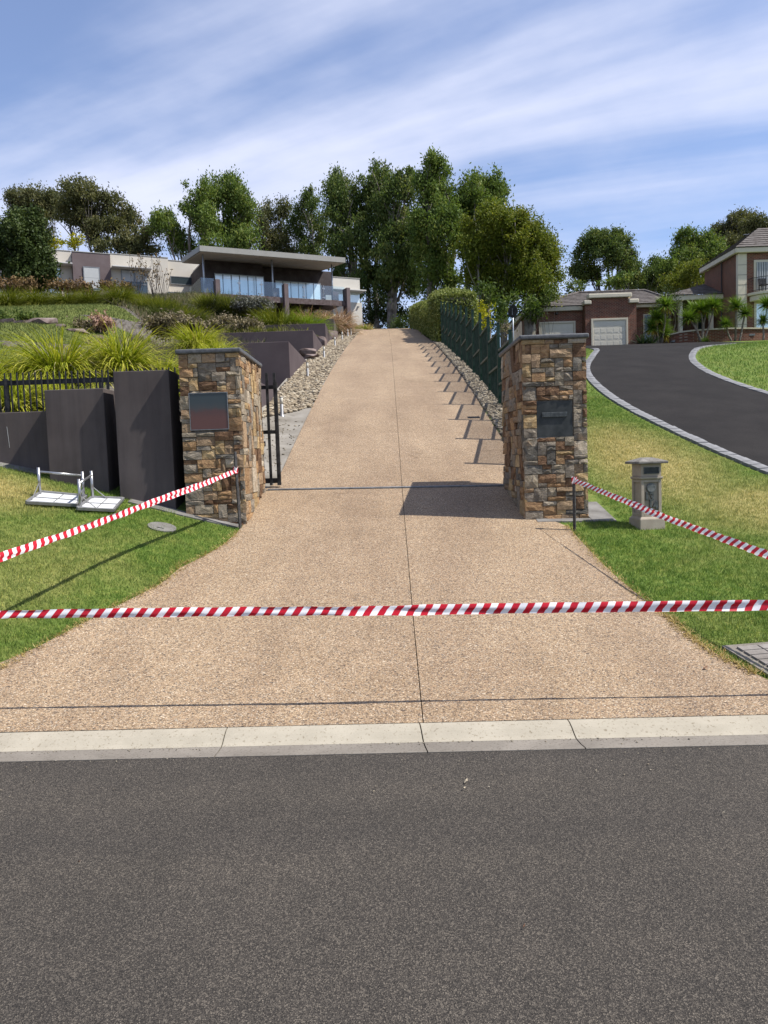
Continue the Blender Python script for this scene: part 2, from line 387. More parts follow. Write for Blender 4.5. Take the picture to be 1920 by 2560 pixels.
        c = g.mix(1.0, c, g.ramp(oi, [(0, (1.2, 1.18, 1.14)), (1, (1.75, 1.7, 1.6))]), 'MULTIPLY')
        MT['stones'].append(g.pbr(c, .78, g.bump(g.math('ADD', n2, g.math('MULTIPLY', n, 1.6)), .9, .018), spec=.1))
    MT['mortar'] = plain('dark_mortar', (.27, .23, .185), .95, .35, 25, .4, 80)
    MT['bluestone'] = plain('bluestone_cap', (.105, .112, .122), .55, .22, 20, .15, 120)
    g = NG('two_tone_plate'); p = g.pos(); z = g.node('ShaderNodeSeparateXYZ', {0: p}).outputs[2]
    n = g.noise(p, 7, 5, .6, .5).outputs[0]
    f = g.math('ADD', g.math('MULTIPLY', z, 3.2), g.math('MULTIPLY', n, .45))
    c = g.ramp(f, [(.0, (.17, .075, .062)), (.2, (.135, .068, .06)), (.34, (.085, .085, .085)), (.55, (.06, .078, .084))])  # maroon at the bottom turning to slate above, boundary broken by noise
    MT['two_tone'] = g.pbr(c, .33, g.bump(n, .05, .01), .15, .5)
    MT['mailbox'] = plain('charcoal_plate', (.028, .034, .033), .4, .2, 5, .05, 30, 0, .2)
    MT['slot'] = plain('worn_slot_flap', (.06, .07, .07), .4, .3, 25, 0, 60, .2, .3)
    MT['trimsilver'] = plain('brushed_steel_edge', (.42, .41, .40), .35, .2, 20, 0, 60, .8)
    # rendered walls
    g = NG('plum_render'); p = g.pos()
    n = g.noise(p, 1.4, 6, .6).outputs[0]; n2 = g.noise(p, 130, 3, .6).outputs[0]
    MT['render'] = g.pbr(g.ramp(n, [(.3, (.108, .086, .090)), (.7, (.146, .118, .121))]), .85, g.bump(n2, .25, .006), spec=.06)
    g = NG('charcoal_render'); p = g.pos()
    n = g.noise(p, 1.8, 6, .6).outputs[0]; n2 = g.noise(p, 150, 3, .6).outputs[0]; n3 = g.noise(g.node('ShaderNodeMapping', {'Vector': p, 'Scale': (9, 9, .7)}).outputs[0], 1.0, 5, .6).outputs[0]
    c = g.ramp(n, [(.3, (.115, .096, .092)), (.7, (.155, .132, .126))])
    c = g.mix(1.0, c, g.ramp(n3, [(.3, (.82, .82, .82)), (.5, (1, 1, 1)), (.72, (1.16, 1.14, 1.1))]), 'MULTIPLY')
    MT['charcoal'] = g.pbr(c, .9, g.bump(n2, .3, .006), spec=.06)
    MT['blackmetal'] = plain('black_powdercoat', (.012, .012, .013), .5, .2, 10, .05, 80, 0, .12)
    MT['greenmetal'] = plain('dark_green_powdercoat', (.009, .046, .030), .5, .15, 8, .04, 80, 0, .08)
    MT['greenmesh'] = plain('dark_green_shade_wire', (.005, .028, .018), .9, .15, 8, 0, 60, 0, .05)
    MT['greenlight'] = plain('green_angle_rail', (.03, .07, .05), .5, .15, 8)
    MT['alu'] = plain('aluminium', (.62, .62, .63), .32, .2, 14, .04, 90, .85, .5)
    MT['alu_dull'] = plain('scuffed_aluminium_frame', (.40, .40, .40), .5, .25, 18, .08, 90, .6)
    MT['white_panel'] = plain('white_board', (.78, .80, .82), .45, .06, 4)
    MT['picket'] = plain('star_picket_black', (.02, .018, .018), .55, .3, 30, .1, 60)
    g = NG('red_white_tape'); uv = g.node('ShaderNodeUVMap').outputs[0]; s = g.node('ShaderNodeSeparateXYZ', {0: uv})
    fr = g.math('FRACT', g.math('SUBTRACT', s.outputs[0], g.math('MULTIPLY', s.outputs[1], .46)))
    c = g.mix(g.math('GREATER_THAN', fr, .5), (.80, .80, .82), (.50, .008, .022))
    d = g.node('ShaderNodeBsdfPrincipled', {'Base Color': c, 'Roughness': .32, 'Specular IOR Level': .5}); t = g.node('ShaderNodeBsdfTranslucent', {'Color': c})
    mx = g.node('ShaderNodeMixShader', {0: .3, 1: d.outputs[0], 2: t.outputs[0]}); g.l.new(mx.outputs[0], g.out.inputs[0]); MT['tape'] = g.m
    # letterbox
    g = NG('cast_letterbox_concrete'); p = g.pos()
    n = g.noise(p, 5, 6, .65, .4).outputs[0]; n2 = g.noise(p, 90, 3, .7).outputs[0]
    MT['letterbox'] = g.pbr(g.ramp(n, [(.3, (.42, .355, .275)), (.7, (.58, .50, .395))]), .9, g.bump(n2, .35, .006))
    MT['lb_cap'] = plain('weathered_cap_concrete', (.26, .235, .20), .95, .4, 14, .5, 70)
    MT['lb_metal'] = plain('verdigris_metal', (.05, .065, .06), .6, .35, 30, .1, 60)
    MT['lb_dark'] = plain('dull_grey_pipe', (.16, .175, .165), .7, .25, 30)
    MT['black'] = plain('black_shade', (.01, .01, .01), .9, .1)
    # river stones
    g = NG('river_stone'); a = g.node('ShaderNodeAttribute', attribute_name='tint').outputs['Fac']; p = g.pos()
    c = g.ramp(a, [(0, (.13, .105, .08)), (.3, (.26, .205, .14)), (.55, (.38, .305, .205)), (.8, (.47, .395, .28)), (1, (.56, .50, .39))])
    MT['pebble'] = g.pbr(g.mix(1.0, c, g.ramp(g.noise(p, 18, 4).outputs[0], [(.3, (.8, .8, .8)), (.7, (1.15, 1.14, 1.12))]), 'MULTIPLY'), .8, g.bump(g.noise(p, 60, 3).outputs[0], .3, .01))
    g = NG('grey_river_stone'); a = g.node('ShaderNodeAttribute', attribute_name='tint').outputs['Fac']; p = g.pos()
    c = g.ramp(a, [(0, (.13, .11, .085)), (.35, (.25, .205, .145)), (.7, (.38, .32, .225)), (1, (.55, .48, .37))])
    MT['pebble2'] = g.pbr(c, .8, g.bump(g.noise(p, 60, 3).outputs[0], .3, .01))
    MT['ledge_rock'] = plain('red_brown_rock', (.19, .105, .078), .9, .5, 3.5, .6, 14)
    MT['grey_paver'] = plain('bluestone_cobble', (.26, .26, .265), .8, .3, 5, .3, 60)
    MT['bollard_metal'] = plain('bollard_steel', (.42, .42, .43), .4, .2, 12, 0, 60, .7)
    MT['bollard_lamp'] = plain('frosted_bollard_lens', (.80, .76, .64), .5, .08)
    # houses
    MT['cream'] = plain('cream_render', (.76, .70, .60), .85, .10, 1.2, .1, 80)
    MT['white_render'] = plain('pale_render', (.80, .76, .68), .85, .08, 1.2, .1, 80)
    MT['mauve'] = plain('mauve_render', (.172, .128, .128), .85, .12, 1.5, .1, 80)
    MT['darkbrown'] = plain('dark_plum_cladding', (.060, .043, .044), .8, .15, 2, .1, 60)
    MT['brownbeam'] = plain('deck_beam_timber', (.105, .062, .055), .7, .25, 5, .1, 40)
    MT['fascia'] = plain('grey_fascia_metal', (.40, .39, .355), .5, .08, 2)
    MT['soffit'] = plain('pale_soffit', (.62, .55, .46), .8, .06, 2)
    MT['white_trim'] = plain('white_trim', (.72, .70, .67), .5, .06, 3)
    MT['alframe'] = plain('grey_window_frame', (.30, .31, .32), .45, .08, 5, 0, 60, .4)
    MT['blind'] = plain('pale_blind', (.60, .62, .62), .7, .06, 3)
    MT['post'] = plain('galvanised_post', (.55, .58, .62), .4, .1, 8, 0, 60, .5)
    g = NG('window_glass'); MT['glass'] = g.pbr((.055, .075, .085), .04, None, 0, .8)
    g = NG('pale_curtained_glass'); n = g.noise(g.pos(), .9, 3).outputs[0]
    MT['curtain'] = g.pbr(g.ramp(n, [(.35, (.66, .76, .78)), (.65, (.80, .87, .88))]), .10, None, .3, .6, alb=1.0)
    g = NG('balustrade_glass'); gl = g.node('ShaderNodeBsdfGlossy', {'Color': (.9, .95, 1, 1), 'Roughness': .02}); tr = g.node('ShaderNodeBsdfTransparent', {'Color': (.88, .95, .97, 1)})
    mx = g.node('ShaderNodeMixShader', {0: .07, 1: tr.outputs[0], 2: gl.outputs[0]}); g.l.new(mx.outputs[0], g.out.inputs[0]); MT['bglass'] = g.m
    g = NG('red_brick'); p = g.pos(); s = g.node('ShaderNodeSeparateXYZ', {0: p})
    bv = g.node('ShaderNodeCombineXYZ', {0: g.math('ADD', s.outputs[0], s.outputs[1]), 1: s.outputs[2]}).outputs[0]
    br = g.node('ShaderNodeTexBrick', {'Vector': bv, 'Color1': (.29, .088, .05, 1), 'Color2': (.16, .052, .034, 1), 'Mortar': (.38, .30, .22, 1), 'Scale': 1.0, 'Mortar Size': .011, 'Bias': .1, 'Brick Width': .245, 'Row Height': .09})
    c = g.mix(1.0, br.outputs[0], g.ramp(g.noise(p, 1.5, 5).outputs[0], [(.3, (.85, .84, .84)), (.7, (1.15, 1.14, 1.12))]), 'MULTIPLY')
    MT['brick'] = g.pbr(c, .88, g.bump(g.math('MULTIPLY', br.outputs[1], -1.0), .6, .012))
    MT['rooftile'] = plain('grey_roof_tile', (.155, .13, .115), .9, .35, 4, .2, 30, 0, .08)
    MT['creampaint'] = plain('cream_trim_paint', (.86, .78, .60), .6, .08, 3)
    MT['garagedoor'] = plain('cream_garage_door', (.92, .86, .70), .5, .05, 3)
    MT['paling'] = plain('weathered_paling', (.062, .042, .028), .9, .35, 3, .3, 30)
    MT['bark'] = plain('gum_bark', (.26, .215, .18), .9, .5, 2.2, .4, 14)
    MT['bark_dark'] = plain('dark_bark', (.10, .078, .062), .95, .4, 3, .5, 14)
    MT['bark_pale'] = plain('pale_gum_bark', (.42, .37, .32), .85, .4, 1.6, .3, 12)
    # foliage
    MT['gum'] = leafmat('gum_leaf', (0.049, 0.084, 0.025), (0.102, 0.140, 0.039), (0.191, 0.200, 0.059))
    MT['gum_olive'] = leafmat('olive_brown_gum_leaf', (0.059, 0.070, 0.032), (0.121, 0.124, 0.054), (0.198, 0.177, 0.077))
    MT['gum_bright'] = leafmat('bright_gum_leaf', (0.067, 0.109, 0.028), (0.134, 0.189, 0.041), (0.244, 0.256, 0.065))
    MT['gum_lime'] = leafmat('lime_olive_leaf', (0.069, 0.096, 0.014), (0.146, 0.172, 0.024), (0.258, 0.240, 0.043))
    MT['dense'] = leafmat('dark_glossy_leaf', (.024, .040, .012), (.052, .076, .021), (.10, .125, .038), .18, .5)
    MT['bushgreen'] = leafmat('bush_leaf', (0.040, 0.068, 0.019), (0.088, 0.126, 0.030), (0.154, 0.187, 0.044))
    MT['yellowleaf'] = leafmat('yellow_leaf', (.14, .16, .01), (.34, .32, .02), (.50, .42, .03), .35)
    MT['hedge'] = leafmat('clipped_hedge_leaf', (.085, .11, .028), (.18, .21, .058), (.33, .34, .13), .3)
    MT['hedgecore'] = plain('hedge_twigs', (.03, .034, .016), .95, .4, 9)
    MT['strap'] = leafmat('yellow_green_strap_leaf', (.10, .15, .012), (.30, .34, .028), (.54, .50, .09), .3, .45)
    MT['strap_green'] = leafmat('green_strap_leaf', (.05, .075, .010), (.13, .155, .020), (.25, .245, .045), .3, .5)
    MT['strap_lime'] = leafmat('lime_strap_leaf', (.085, .15, .012), (.17, .25, .022), (.25, .31, .045), .35, .5)
    MT['dark_strap'] = leafmat('dark_strap_leaf', (.04, .058, .018), (.085, .105, .034), (.15, .16, .06), .25, .5)
    MT['pink_grass'] = leafmat('fountain_grass_plume', (.20, .11, .085), (.36, .22, .17), (.52, .38, .29), .25, .7)
    MT['sedum'] = leafmat('brown_seed_head', (.105, .068, .034), (.17, .11, .055), (.22, .165, .07), .2, .8)
    MT['drybush'] = leafmat('dry_bush_leaf', (.11, .095, .055), (.18, .15, .092), (.25, .20, .14), .2, .8)
    MT['lavender'] = leafmat('grey_lavender_leaf', (.11, .115, .095), (.17, .17, .145), (.24, .22, .22), .2, .8)
    MT['yucca'] = leafmat('yucca_leaf', (.05, .095, .014), (.11, .185, .022), (.19, .27, .04), .25, .4)
    MT['yucca_dry'] = leafmat('yellowed_yucca_leaf', (.30, .22, .03), (.48, .36, .05), (.40, .28, .09), .25, .6)
    MT['agave'] = leafmat('dark_agave_leaf', (.025, .045, .022), (.05, .075, .036), (.075, .10, .05), .1, .4)
    MT['yuccatrunk'] = plain('yucca_trunk', (.26, .205, .155), .9, .4, 9, .4, 30)
    MT['dryleaf'] = plain('dry_leaf', (.30, .13, .05), .8, .3, 40)
    MT['paleleaf'] = plain('pale_dry_leaf', (.62, .52, .36), .8, .2, 40)
make_materials()

# ------------------------------------------------------------------ ground, road, kerb
def kerb_y(x): return 4.097 - 0.0306 * x
gx = np.unique(np.concatenate([np.linspace(-400, -30, 20), np.linspace(-30, 34, 129), np.linspace(34, 400, 20)]))
gy = np.unique(np.concatenate([np.linspace(5, 70, 131), np.linspace(70, 110, 20), np.linspace(110, 900, 24)]))
def base_ground():
    X, Y = np.meshgrid(gx, gy); Z = T(X, Y)
    Zm = Z.copy()                                        # the lowest of the neighbours, so that it never pokes through
    for dy in (-1, 0, 1):
        for dx in (-1, 0, 1):
            Zm = np.minimum(Zm, np.roll(np.roll(Z, dy, 0), dx, 1)) if True else Zm
    Zm[0, :] = Z[0, :]; Zm[-1, :] = Z[-1, :]; Zm[:, 0] = Z[:, 0]; Zm[:, -1] = Z[:, -1]
    v = np.stack([X.ravel(), Y.ravel(), Zm.ravel() - .18], 1); nx, ny = len(gx), len(gy)
    i = np.arange(ny - 1)[:, None] * nx + np.arange(nx - 1)[None, :]
    f = np.stack([i, i + 1, i + 1 + nx, i + nx], -1).reshape(-1, 4)
    o = link('ground', np_mesh('ground', v, f, True), MT['earth']); o['kind'] = 'structure'
base_ground()
b = MB(); b.add([(-400, -300, -.001), (400, -300, -.001), (400, kerb_y(400), -.001), (60, kerb_y(60), -.001), (-60, kerb_y(-60), -.001), (-400, kerb_y(-400), -.001)], [(0, 1, 2, 3, 4, 5)])
road = b.build('road', MT['asphalt']); road['kind'] = 'structure'

kerb = empty('kerb', (0, 4.2, 0)); kerb['kind'] = 'structure'
def kerb_run():
    js = [-30, -24, -18, -12.2, -9.8, -7.4, -5.1, -3.05, -0.96, 0.19, 1.03, 2.75, 5.2, 7.6, 10, 12.4, 18, 24, 30]
    for k, (a, c) in enumerate(zip(js[:-1], js[1:])):
        gap = .0035 if abs(a) < 13 else .002; a += gap; c -= gap
        sk = lambda x, dy: x - .10 * dy * (1 if x > 0 else -.6)
        def pt(x, dy, z): return (sk(x, dy), kerb_y(x) + dy - 4.2, z)
        n = max(2, int((c - a) / .6)); xs = [a + (c - a) * i / n for i in range(n + 1)]
        # gutter tray, then the rolled face that lifts to the drive
        prof = [(0.0, .0035), (.01, .006), (.075, .001), (.142, .004)]
        prof2 = [(.143, .0045), (.17, .016), (.215, .043), (.255, .060), (.285, .064)]
        for nm, pr, mt in (('gutter_segment', prof, MT['gutter']), ('kerb_segment', prof2, MT['kerb'])):
            vs = []; fs = []
            for x in xs:
                for (dy, z) in pr: vs.append(pt(x, dy, z))
                vs.append(pt(x, pr[-1][0], -.12)); vs.append(pt(x, pr[0][0], -.12))
            m_ = len(pr) + 2
            for i in range(len(xs) - 1):
                for j in range(m_): fs.append((i*m_ + j, (i+1)*m_ + j, (i+1)*m_ + (j+1) % m_, i*m_ + (j+1) % m_))
            fs.append(tuple(range(m_))); fs.append(tuple((len(xs)-1)*m_ + j for j in range(m_ - 1, -1, -1)))
            q = MB(); q.add(vs, fs); q.build(nm, mt, kerb)
    q = MB(); q.add([(-30, kerb_y(-30) - 4.19, -.02), (30, kerb_y(30) - 4.19, -.02), (30, kerb_y(30) - 3.9, -.02), (-30, kerb_y(-30) - 3.9, -.02)], [(0, 1, 2, 3)])
    q.build('joint_bed', MT['joint'], kerb)
kerb_run()

# ------------------------------------------------------------------ the exposed-aggregate driveway
LE = [ground(x * K, y * K) for x, y in ((0, 1446), (100, 1386), (190, 1340), (270, 1300), (345, 1260), (400, 1218), (455, 1193), (500, 1163), (528, 1132))]
RE = [ground(x * K, y * K) for x, y in ((1659, 1470), (1620, 1452), (1560, 1418), (1500, 1380), (1445, 1335), (1400, 1300), (1320, 1235), (1270, 1185), (1222, 1131))]
LE = [(-4.55, 4.38)] + [(p.x, p.y) for p in LE]; RE = [(3.05, 4.38)] + [(p.x, p.y) for p in RE]
LE = [p for i, p in enumerate(LE) if i == 0 or p[1] > LE[0][1] + .05] + [(-1.70, 9.6), (-1.66, 10.9)]
RE = [p for i, p in enumerate(RE) if i == 0 or p[1] > RE[0][1] + .05] + [(1.74, 9.6), (1.76, 10.9)]
def edge(pts):
    ys = np.array([p[1] for p in pts]); xs = np.array([p[0] for p in pts])
    return lambda y: np.interp(y, ys, xs)
le0, re0 = edge(LE), edge(RE)
def le(y): y = np.asarray(y, float); return np.where(y < 10.9, le0(y), xc(y) - half(y))
def re_(y): y = np.asarray(y, float); return np.where(y < 10.9, re0(y), xc(y) + half(y))
drive = empty('driveway', (.2, 4.5, .07)); drive['kind'] = 'structure'
def slab_sheet(y0, y1, side, n):
    ys = np.linspace(y0, y1, n); g_ = .003
    vs = []; fs = []; m_ = 9
    for yv in ys:
        a, c = (float(le(yv)), float(xc(yv)) - g_) if side < 0 else (float(xc(yv)) + g_, float(re_(yv)))
        if yv <= 4.75:                              # first row follows the back of the kerb
            pass
        for j in range(m_):
            x = a + (c - a) * j / (m_ - 1); yy = yv
            if y0 < 4.8 and yv < 4.75: yy = kerb_y(x) + .292 + (yv - y0) * (1.0)
            vs.append((x - .2, yy - 4.5, Ts(x, yy) - .07 + .0))
    N_ = len(vs)
    for i in range(len(ys) - 1):
        for j in range(m_ - 1): fs.append((i*m_ + j, i*m_ + j + 1, (i+1)*m_ + j + 1, (i+1)*m_ + j))
    rim = [j for j in range(m_)] + [i*m_ + m_ - 1 for i in range(1, len(ys))] + [(len(ys)-1)*m_ + j for j in range(m_ - 2, -1, -1)] + [i*m_ for i in range(len(ys) - 2, 0, -1)]
    for r in rim: p = vs[r]; vs.append((p[0], p[1], p[2] - .09))
    for k in range(len(rim)):
        k2 = (k + 1) % len(rim); fs.append((rim[k], N_ + k, N_ + k2, rim[k2]))
    q = MB(); q.add(vs, fs); return q.build('slab', MT['aggregate'], drive)
CUTS = [4.39, 6.62, 8.95, 10.875, 12.9, 17.0, 21.0, 25.0, 29.0, 33.0, 37.0, 41.5, 46.0, 51.0, 58.0]
for k, (a, c) in enumerate(zip(CUTS[:-1], CUTS[1:])):
    gp = .0015
    for s in (-1, 1): slab_sheet(a + (gp if k else 0), c - (gp if k != 2 else .0265), s, max(6, int((c - a) / .35)))
sheet('joint_bed', np.linspace(0, 1, 24), np.linspace(4.50, 58, 140), -.07, MT['joint'], fx=lambda s, y: (le(y) + .02) * (1 - s) + (re_(y) - .02) * s)
jb = bpy.data.objects['joint_bed.001']; jb.parent = drive; jb.location = (-.2, -4.5, -.07); del jb['kind']
# far turning court behind the crest
o = sheet('parking_court', np.linspace(-3.5, 2.2, 8), np.linspace(58, 70, 14), 0.0, MT['concrete'])
o = sheet('concrete_threshold', np.linspace(0, 1, 8), np.linspace(56.9, 58.0, 4), .006, MT['concrete'], fx=lambda s, y: le(y) * (1 - s) + re_(y) * s)

# ------------------------------------------------------------------ lawns
ys_n = np.linspace(4.5, 11.5, 70)
KEEP = lambda x, y: y > kerb_y(x) + .30
sheet('verge_lawn', np.linspace(0, 1, 40), np.linspace(4.34, 9.95, 70), -.012, MT['lawn'], fx=lambda s, y: (le(y) + .06) * s - 16 * (1 - s) ** 1.6, keep=KEEP)
sheet('front_lawn', np.linspace(0, 1, 110), np.linspace(4.20, 62, 200), -.012, MT['lawn'], fx=lambda s, y: np.where(y < 9.3, re_(y) - .05, np.where(y < 11, 2.3, xc(y) + 2.15)) + s ** 1.7 * 45, keep=KEEP)

# ------------------------------------------------------------------ the neighbour's asphalt drive with its cobble edging
AL = [(5.72, 10.2), (5.52, 11.6), (5.36, 12.8), (5.24, 14.2), (5.16, 15.6), (5.16, 17.2), (5.30, 19.0), (5.62, 21.0), (6.15, 23.0), (6.9, 25.2), (7.7, 27.6), (8.1, 29.6), (8.2, 31.0)]
AR = [(9.9, 9.2), (9.2, 12.0), (8.62, 14.5), (8.30, 16.7), (8.22, 18.6), (8.42, 20.6), (8.95, 22.8), (9.8, 25.0), (11.0, 27.3), (12.6, 29.2), (14.6, 31.0)]
AL2 = [(5.95, 8.6), (6.2, 7.0), (6.5, 5.6), (6.8, 4.5)]; AR2 = [(10.5, 7.0), (11.0, 5.5), (11.3, 4.5)]
def catmull(p, n=6):
    p = [Vector((a, b_)) for a, b_ in p]; out = []
    for i in range(len(p) - 1):
        a, b_, c, d = p[max(i-1, 0)], p[i], p[i+1], p[min(i+2, len(p)-1)]
        for k in range(n):
            t = k / n; out.append(.5 * ((2*b_) + (c - a)*t + (2*a - 5*b_ + 4*c - d)*t*t + (3*b_ - a - 3*c + d)*t**3))
    out.append(p[-1]); return out
ALc = catmull(AL2[::-1] + AL); ARc = catmull(AR2[::-1] + AR)
adrive = empty('asphalt_driveway', (7, 15, Ts(7, 15))); adrive['kind'] = 'structure'
def adrive_build():
    n = 64
    def resample(c, n):
        d = [0]
        for a, b_ in zip(c[:-1], c[1:]): d.append(d[-1] + (b_ - a).length)
        t = np.linspace(0, d[-1], n); return np.stack([np.interp(t, d, [p.x for p in c]), np.interp(t, d, [p.y for p in c])], 1)
    A = resample(ALc, n); B = resample(ARc, n)
    m_ = 14; s = np.linspace(0, 1, m_)[None, :, None]
    P = A[:, None, :] * (1 - s) + B[:, None, :] * s
    # forecourt in front of the garages
    v = np.concatenate([P, T(P[..., 0], P[..., 1])[..., None] + .012], -1).reshape(-1, 3)
    i = np.arange(n - 1)[:, None] * m_ + np.arange(m_ - 1)[None, :]
    f = np.stack([i, i + 1, i + 1 + m_, i + m_], -1).reshape(-1, 4)
    v = v - np.array(adrive.location)
    link('surface', np_mesh('surface', v, f, True), MT['tar'], adrive)
    ys = np.linspace(30.2, 57.95, 60); xs = np.linspace(0, 1, 10)
    X, Y = np.meshgrid(xs, ys); L0 = np.interp(Y, [30, 34, 40, 57], [8.05, 9.2, 11, 11.3]); R0 = np.interp(Y, [30, 34, 40, 57], [13.7, 17.5, 20, 20])
    X = L0 * (1 - X) + R0 * X
    v = np.stack([X.ravel(), Y.ravel(), T(X, Y).ravel() + .016], 1) - np.array(adrive.location)
    i = np.arange(59)[:, None] * 10 + np.arange(9)[None, :]
    link('forecourt', np_mesh('forecourt', v, np.stack([i, i+1, i+11, i+10], -1).reshape(-1, 4), True), MT['tar'], adrive)
    # cobbles along both edges
    proto = []
    for k in range(5):
        q = MB(); j = lambda s=.004: rnd.uniform(-s, s)
        q.hexa([(-.098 + j(), -.10 + j(), -.08), (.098 + j(), -.10 + j(), -.08), (.098 + j(), .10 + j(), -.08), (-.098 + j(), .10 + j(), -.08)],
               [(-.096 + j(), -.095 + j(), .02 + j()), (.096 + j(), -.095 + j(), .02 + j()), (.096 + j(), .095 + j(), .02 + j()), (-.096 + j(), .095 + j(), .02 + j())])
        me = q.mesh('paver'); me.materials.append(MT['grey_paver']); proto.append(me)
    for c, sgn in ((ALc, -1), (ARc, 1)):
        d = 0; pts = []
        L = sum((b_ - a).length for a, b_ in zip(c[:-1], c[1:])); acc = 0; nxt = 0
        for a, b_ in zip(c[:-1], c[1:]):
            l = (b_ - a).length
            while nxt <= acc + l:
                t = (nxt - acc) / l; pts.append((a.lerp(b_, t), (b_ - a).normalized())); nxt += .205
            acc += l
        rows = (0,) if sgn < 0 else (0,)
        for p, dr in pts:
            nrm = Vector((dr.y, -dr.x)) * (1 if sgn > 0 else -1)
            for r in range(1):
                if p.y > 29.8 or (r == 1 and p.y > 24): continue
                w = p + nrm * .10
                o = link('paver', rnd.choice(proto), None, adrive)
                zt = Ts(w.x, w.y); slope = (Ts(w.x, w.y + .2) - Ts(w.x, w.y - .2)) / .4
                o.location = (w.x - 7, w.y - 15, zt + rnd.uniform(-.004, .006) + .006 - adrive.location.z)
                o.rotation_euler = (math.atan(slope) * dr.y * 0, -math.atan(slope) * dr.y, math.atan2(dr.y, dr.x) + rnd.uniform(-.02, .02))
adrive_build()
def near_curve(c, x, y):
    cx = np.interp(y, [p.y for p in c], [p.x for p in c]); return cx
def in_adrive(x, y):
    return (x > near_curve(ALc, x, y) - .26) & (x < near_curve(ARc, x, y) + .26)

# ------------------------------------------------------------------ cut grass
def blades(name, label, n, xr, yr, keep, h, w, z_off=-.01, seed=1, mat='blade', dens=None):
    rg = np.random.default_rng(seed)
    x = rg.uniform(*xr, n); y = rg.uniform(*yr, n)
    if dens is not None: y = yr[0] + (yr[1] - yr[0]) * rg.uniform(0, 1, n) ** dens
    k = keep(x, y); x = x[k]; y = y[k]; n = len(x)
    # loose tussocks rather than an even pile
    hh = h * (0.55 + 0.9 * rg.uniform(0, 1, n)) * (.75 + .5 * (np.sin(x * 5.1 + np.sin(y * 3.7) * 2) * np.sin(y * 4.3 + np.sin(x * 2.9)) * .5 + .5))
    a = rg.uniform(0, 2 * np.pi, n); lean = rg.normal(0, .55, n); la = rg.uniform(0, 2 * np.pi, n)
    z = T(x, y) + z_off
    bx = np.cos(a) * w / 2; by = np.sin(a) * w / 2
    p0 = np.stack([x - bx, y - by, z], 1); p1 = np.stack([x + bx, y + by, z], 1)
    p2 = np.stack([x + np.cos(la) * lean * hh, y + np.sin(la) * lean * hh, z + hh], 1)
    v = np.stack([p0, p1, p2], 1).reshape(-1, 3); f = np.arange(3 * n).reshape(-1, 3)
    t = rg.uniform(0, 1, n) ** 1.5
    o = link(name, np_mesh(name, v, f, False, t), MT[mat]); o['kind'] = 'stuff'; o['label'] = label; return o
def edge_wob(x, y, a=.03): return a * np.sin(x * 7.3 + y * 11.1) + a * .6 * np.sin(y * 23.7 + x * 3)
PILL_L = (-2.345, -1.635); PILL_R = (1.675, 2.43)
kl = lambda x, y: (x < le(y) - .012 + edge_wob(x, y, .018)) & (y > kerb_y(x) + .31) & ~((x > -2.45) & (y > 9.15)) & ((y < 9.30) | (x < -3.0)) & (y < 9.72)
blades('grass', 'short green grass of the verge left of the driveway', 150000, (-5.6, -1.4), (4.55, 9.8), kl, .026, .0062, seed=2)
kr = lambda x, y: (x > re_(y) + .012 + edge_wob(x, y, .018)) & (y > kerb_y(x) + .31) & ~((x < 2.80 + edge_wob(x, y)) & (y > 9.15) & (y < 10.5)) & ~((x < 2.45) & (y > 10.4) & (y < 11)) & ~in_adrive(x, y)
blades('grass', 'short green and straw grass right of the driveway, round the letterbox', 260000, (1.6, 6.4), (4.55, 17.5), kr, .027, .0075, seed=3, dens=1.45)
kr2 = lambda x, y: (x > xc(y) + 2.3) & ~in_adrive(x, y) & (x > 2.5)
blades('grass', 'short grass strip between stone pillar and asphalt drive', 70000, (2.3, 8.0), (11.5, 30), lambda x, y: kr2(x, y) & (x < near_curve(ALc, x, y)) & (np.random.default_rng(1).uniform(0, 1, len(x)) < (y - 12) / 6), .036, .014, seed=4, dens=1.5)
blades('grass', 'bright green grass slope beyond the asphalt drive', 110000, (8, 24), (13, 44), lambda x, y: (x > near_curve(ARc, x, y) + .27) & ((y < 31) | (x > np.interp(y, [30, 34, 40, 57], [13.9, 17.7, 20.2, 20.2]))), .06, .02, seed=5, dens=1.3)
def dry_fringe():
    rg = np.random.default_rng(11); n = 5200
    y = 4.9 + (9.0 - 4.9) * rg.uniform(0, 1, n); side = rg.uniform(0, 1, n) < .55
    x = np.where(side, re_(y) + rg.normal(.0, .03, n), le(y) - rg.normal(.0, .028, n))
    k = rg.uniform(0, 1, n) < np.where(side, .35 + .65 * (y < 6.4), .55); x = x[k]; y = y[k]; n = len(x)
    a = rg.uniform(0, 6.28, n); L = rg.uniform(.02, .055, n); z = T(x, y) + .004
    c, s = np.cos(a), np.sin(a); w = .0035
    v = np.stack([np.stack([x - s*w, y + c*w, z], 1), np.stack([x + s*w, y - c*w, z], 1), np.stack([x + c*L, y + s*L, z + rg.uniform(.002, .028, n)], 1)], 1).reshape(-1, 3)
    o = link('dry_grass', np_mesh('dry_grass', v, np.arange(3*n).reshape(-1, 3), False, rg.uniform(0, 1, n)), leafmat('dead_grass', (.22, .15, .06), (.40, .29, .11), (.55, .43, .2)))
    o['kind'] = 'stuff'; o['label'] = 'dead straw grass clippings lying along the driveway edges'
dry_fringe()

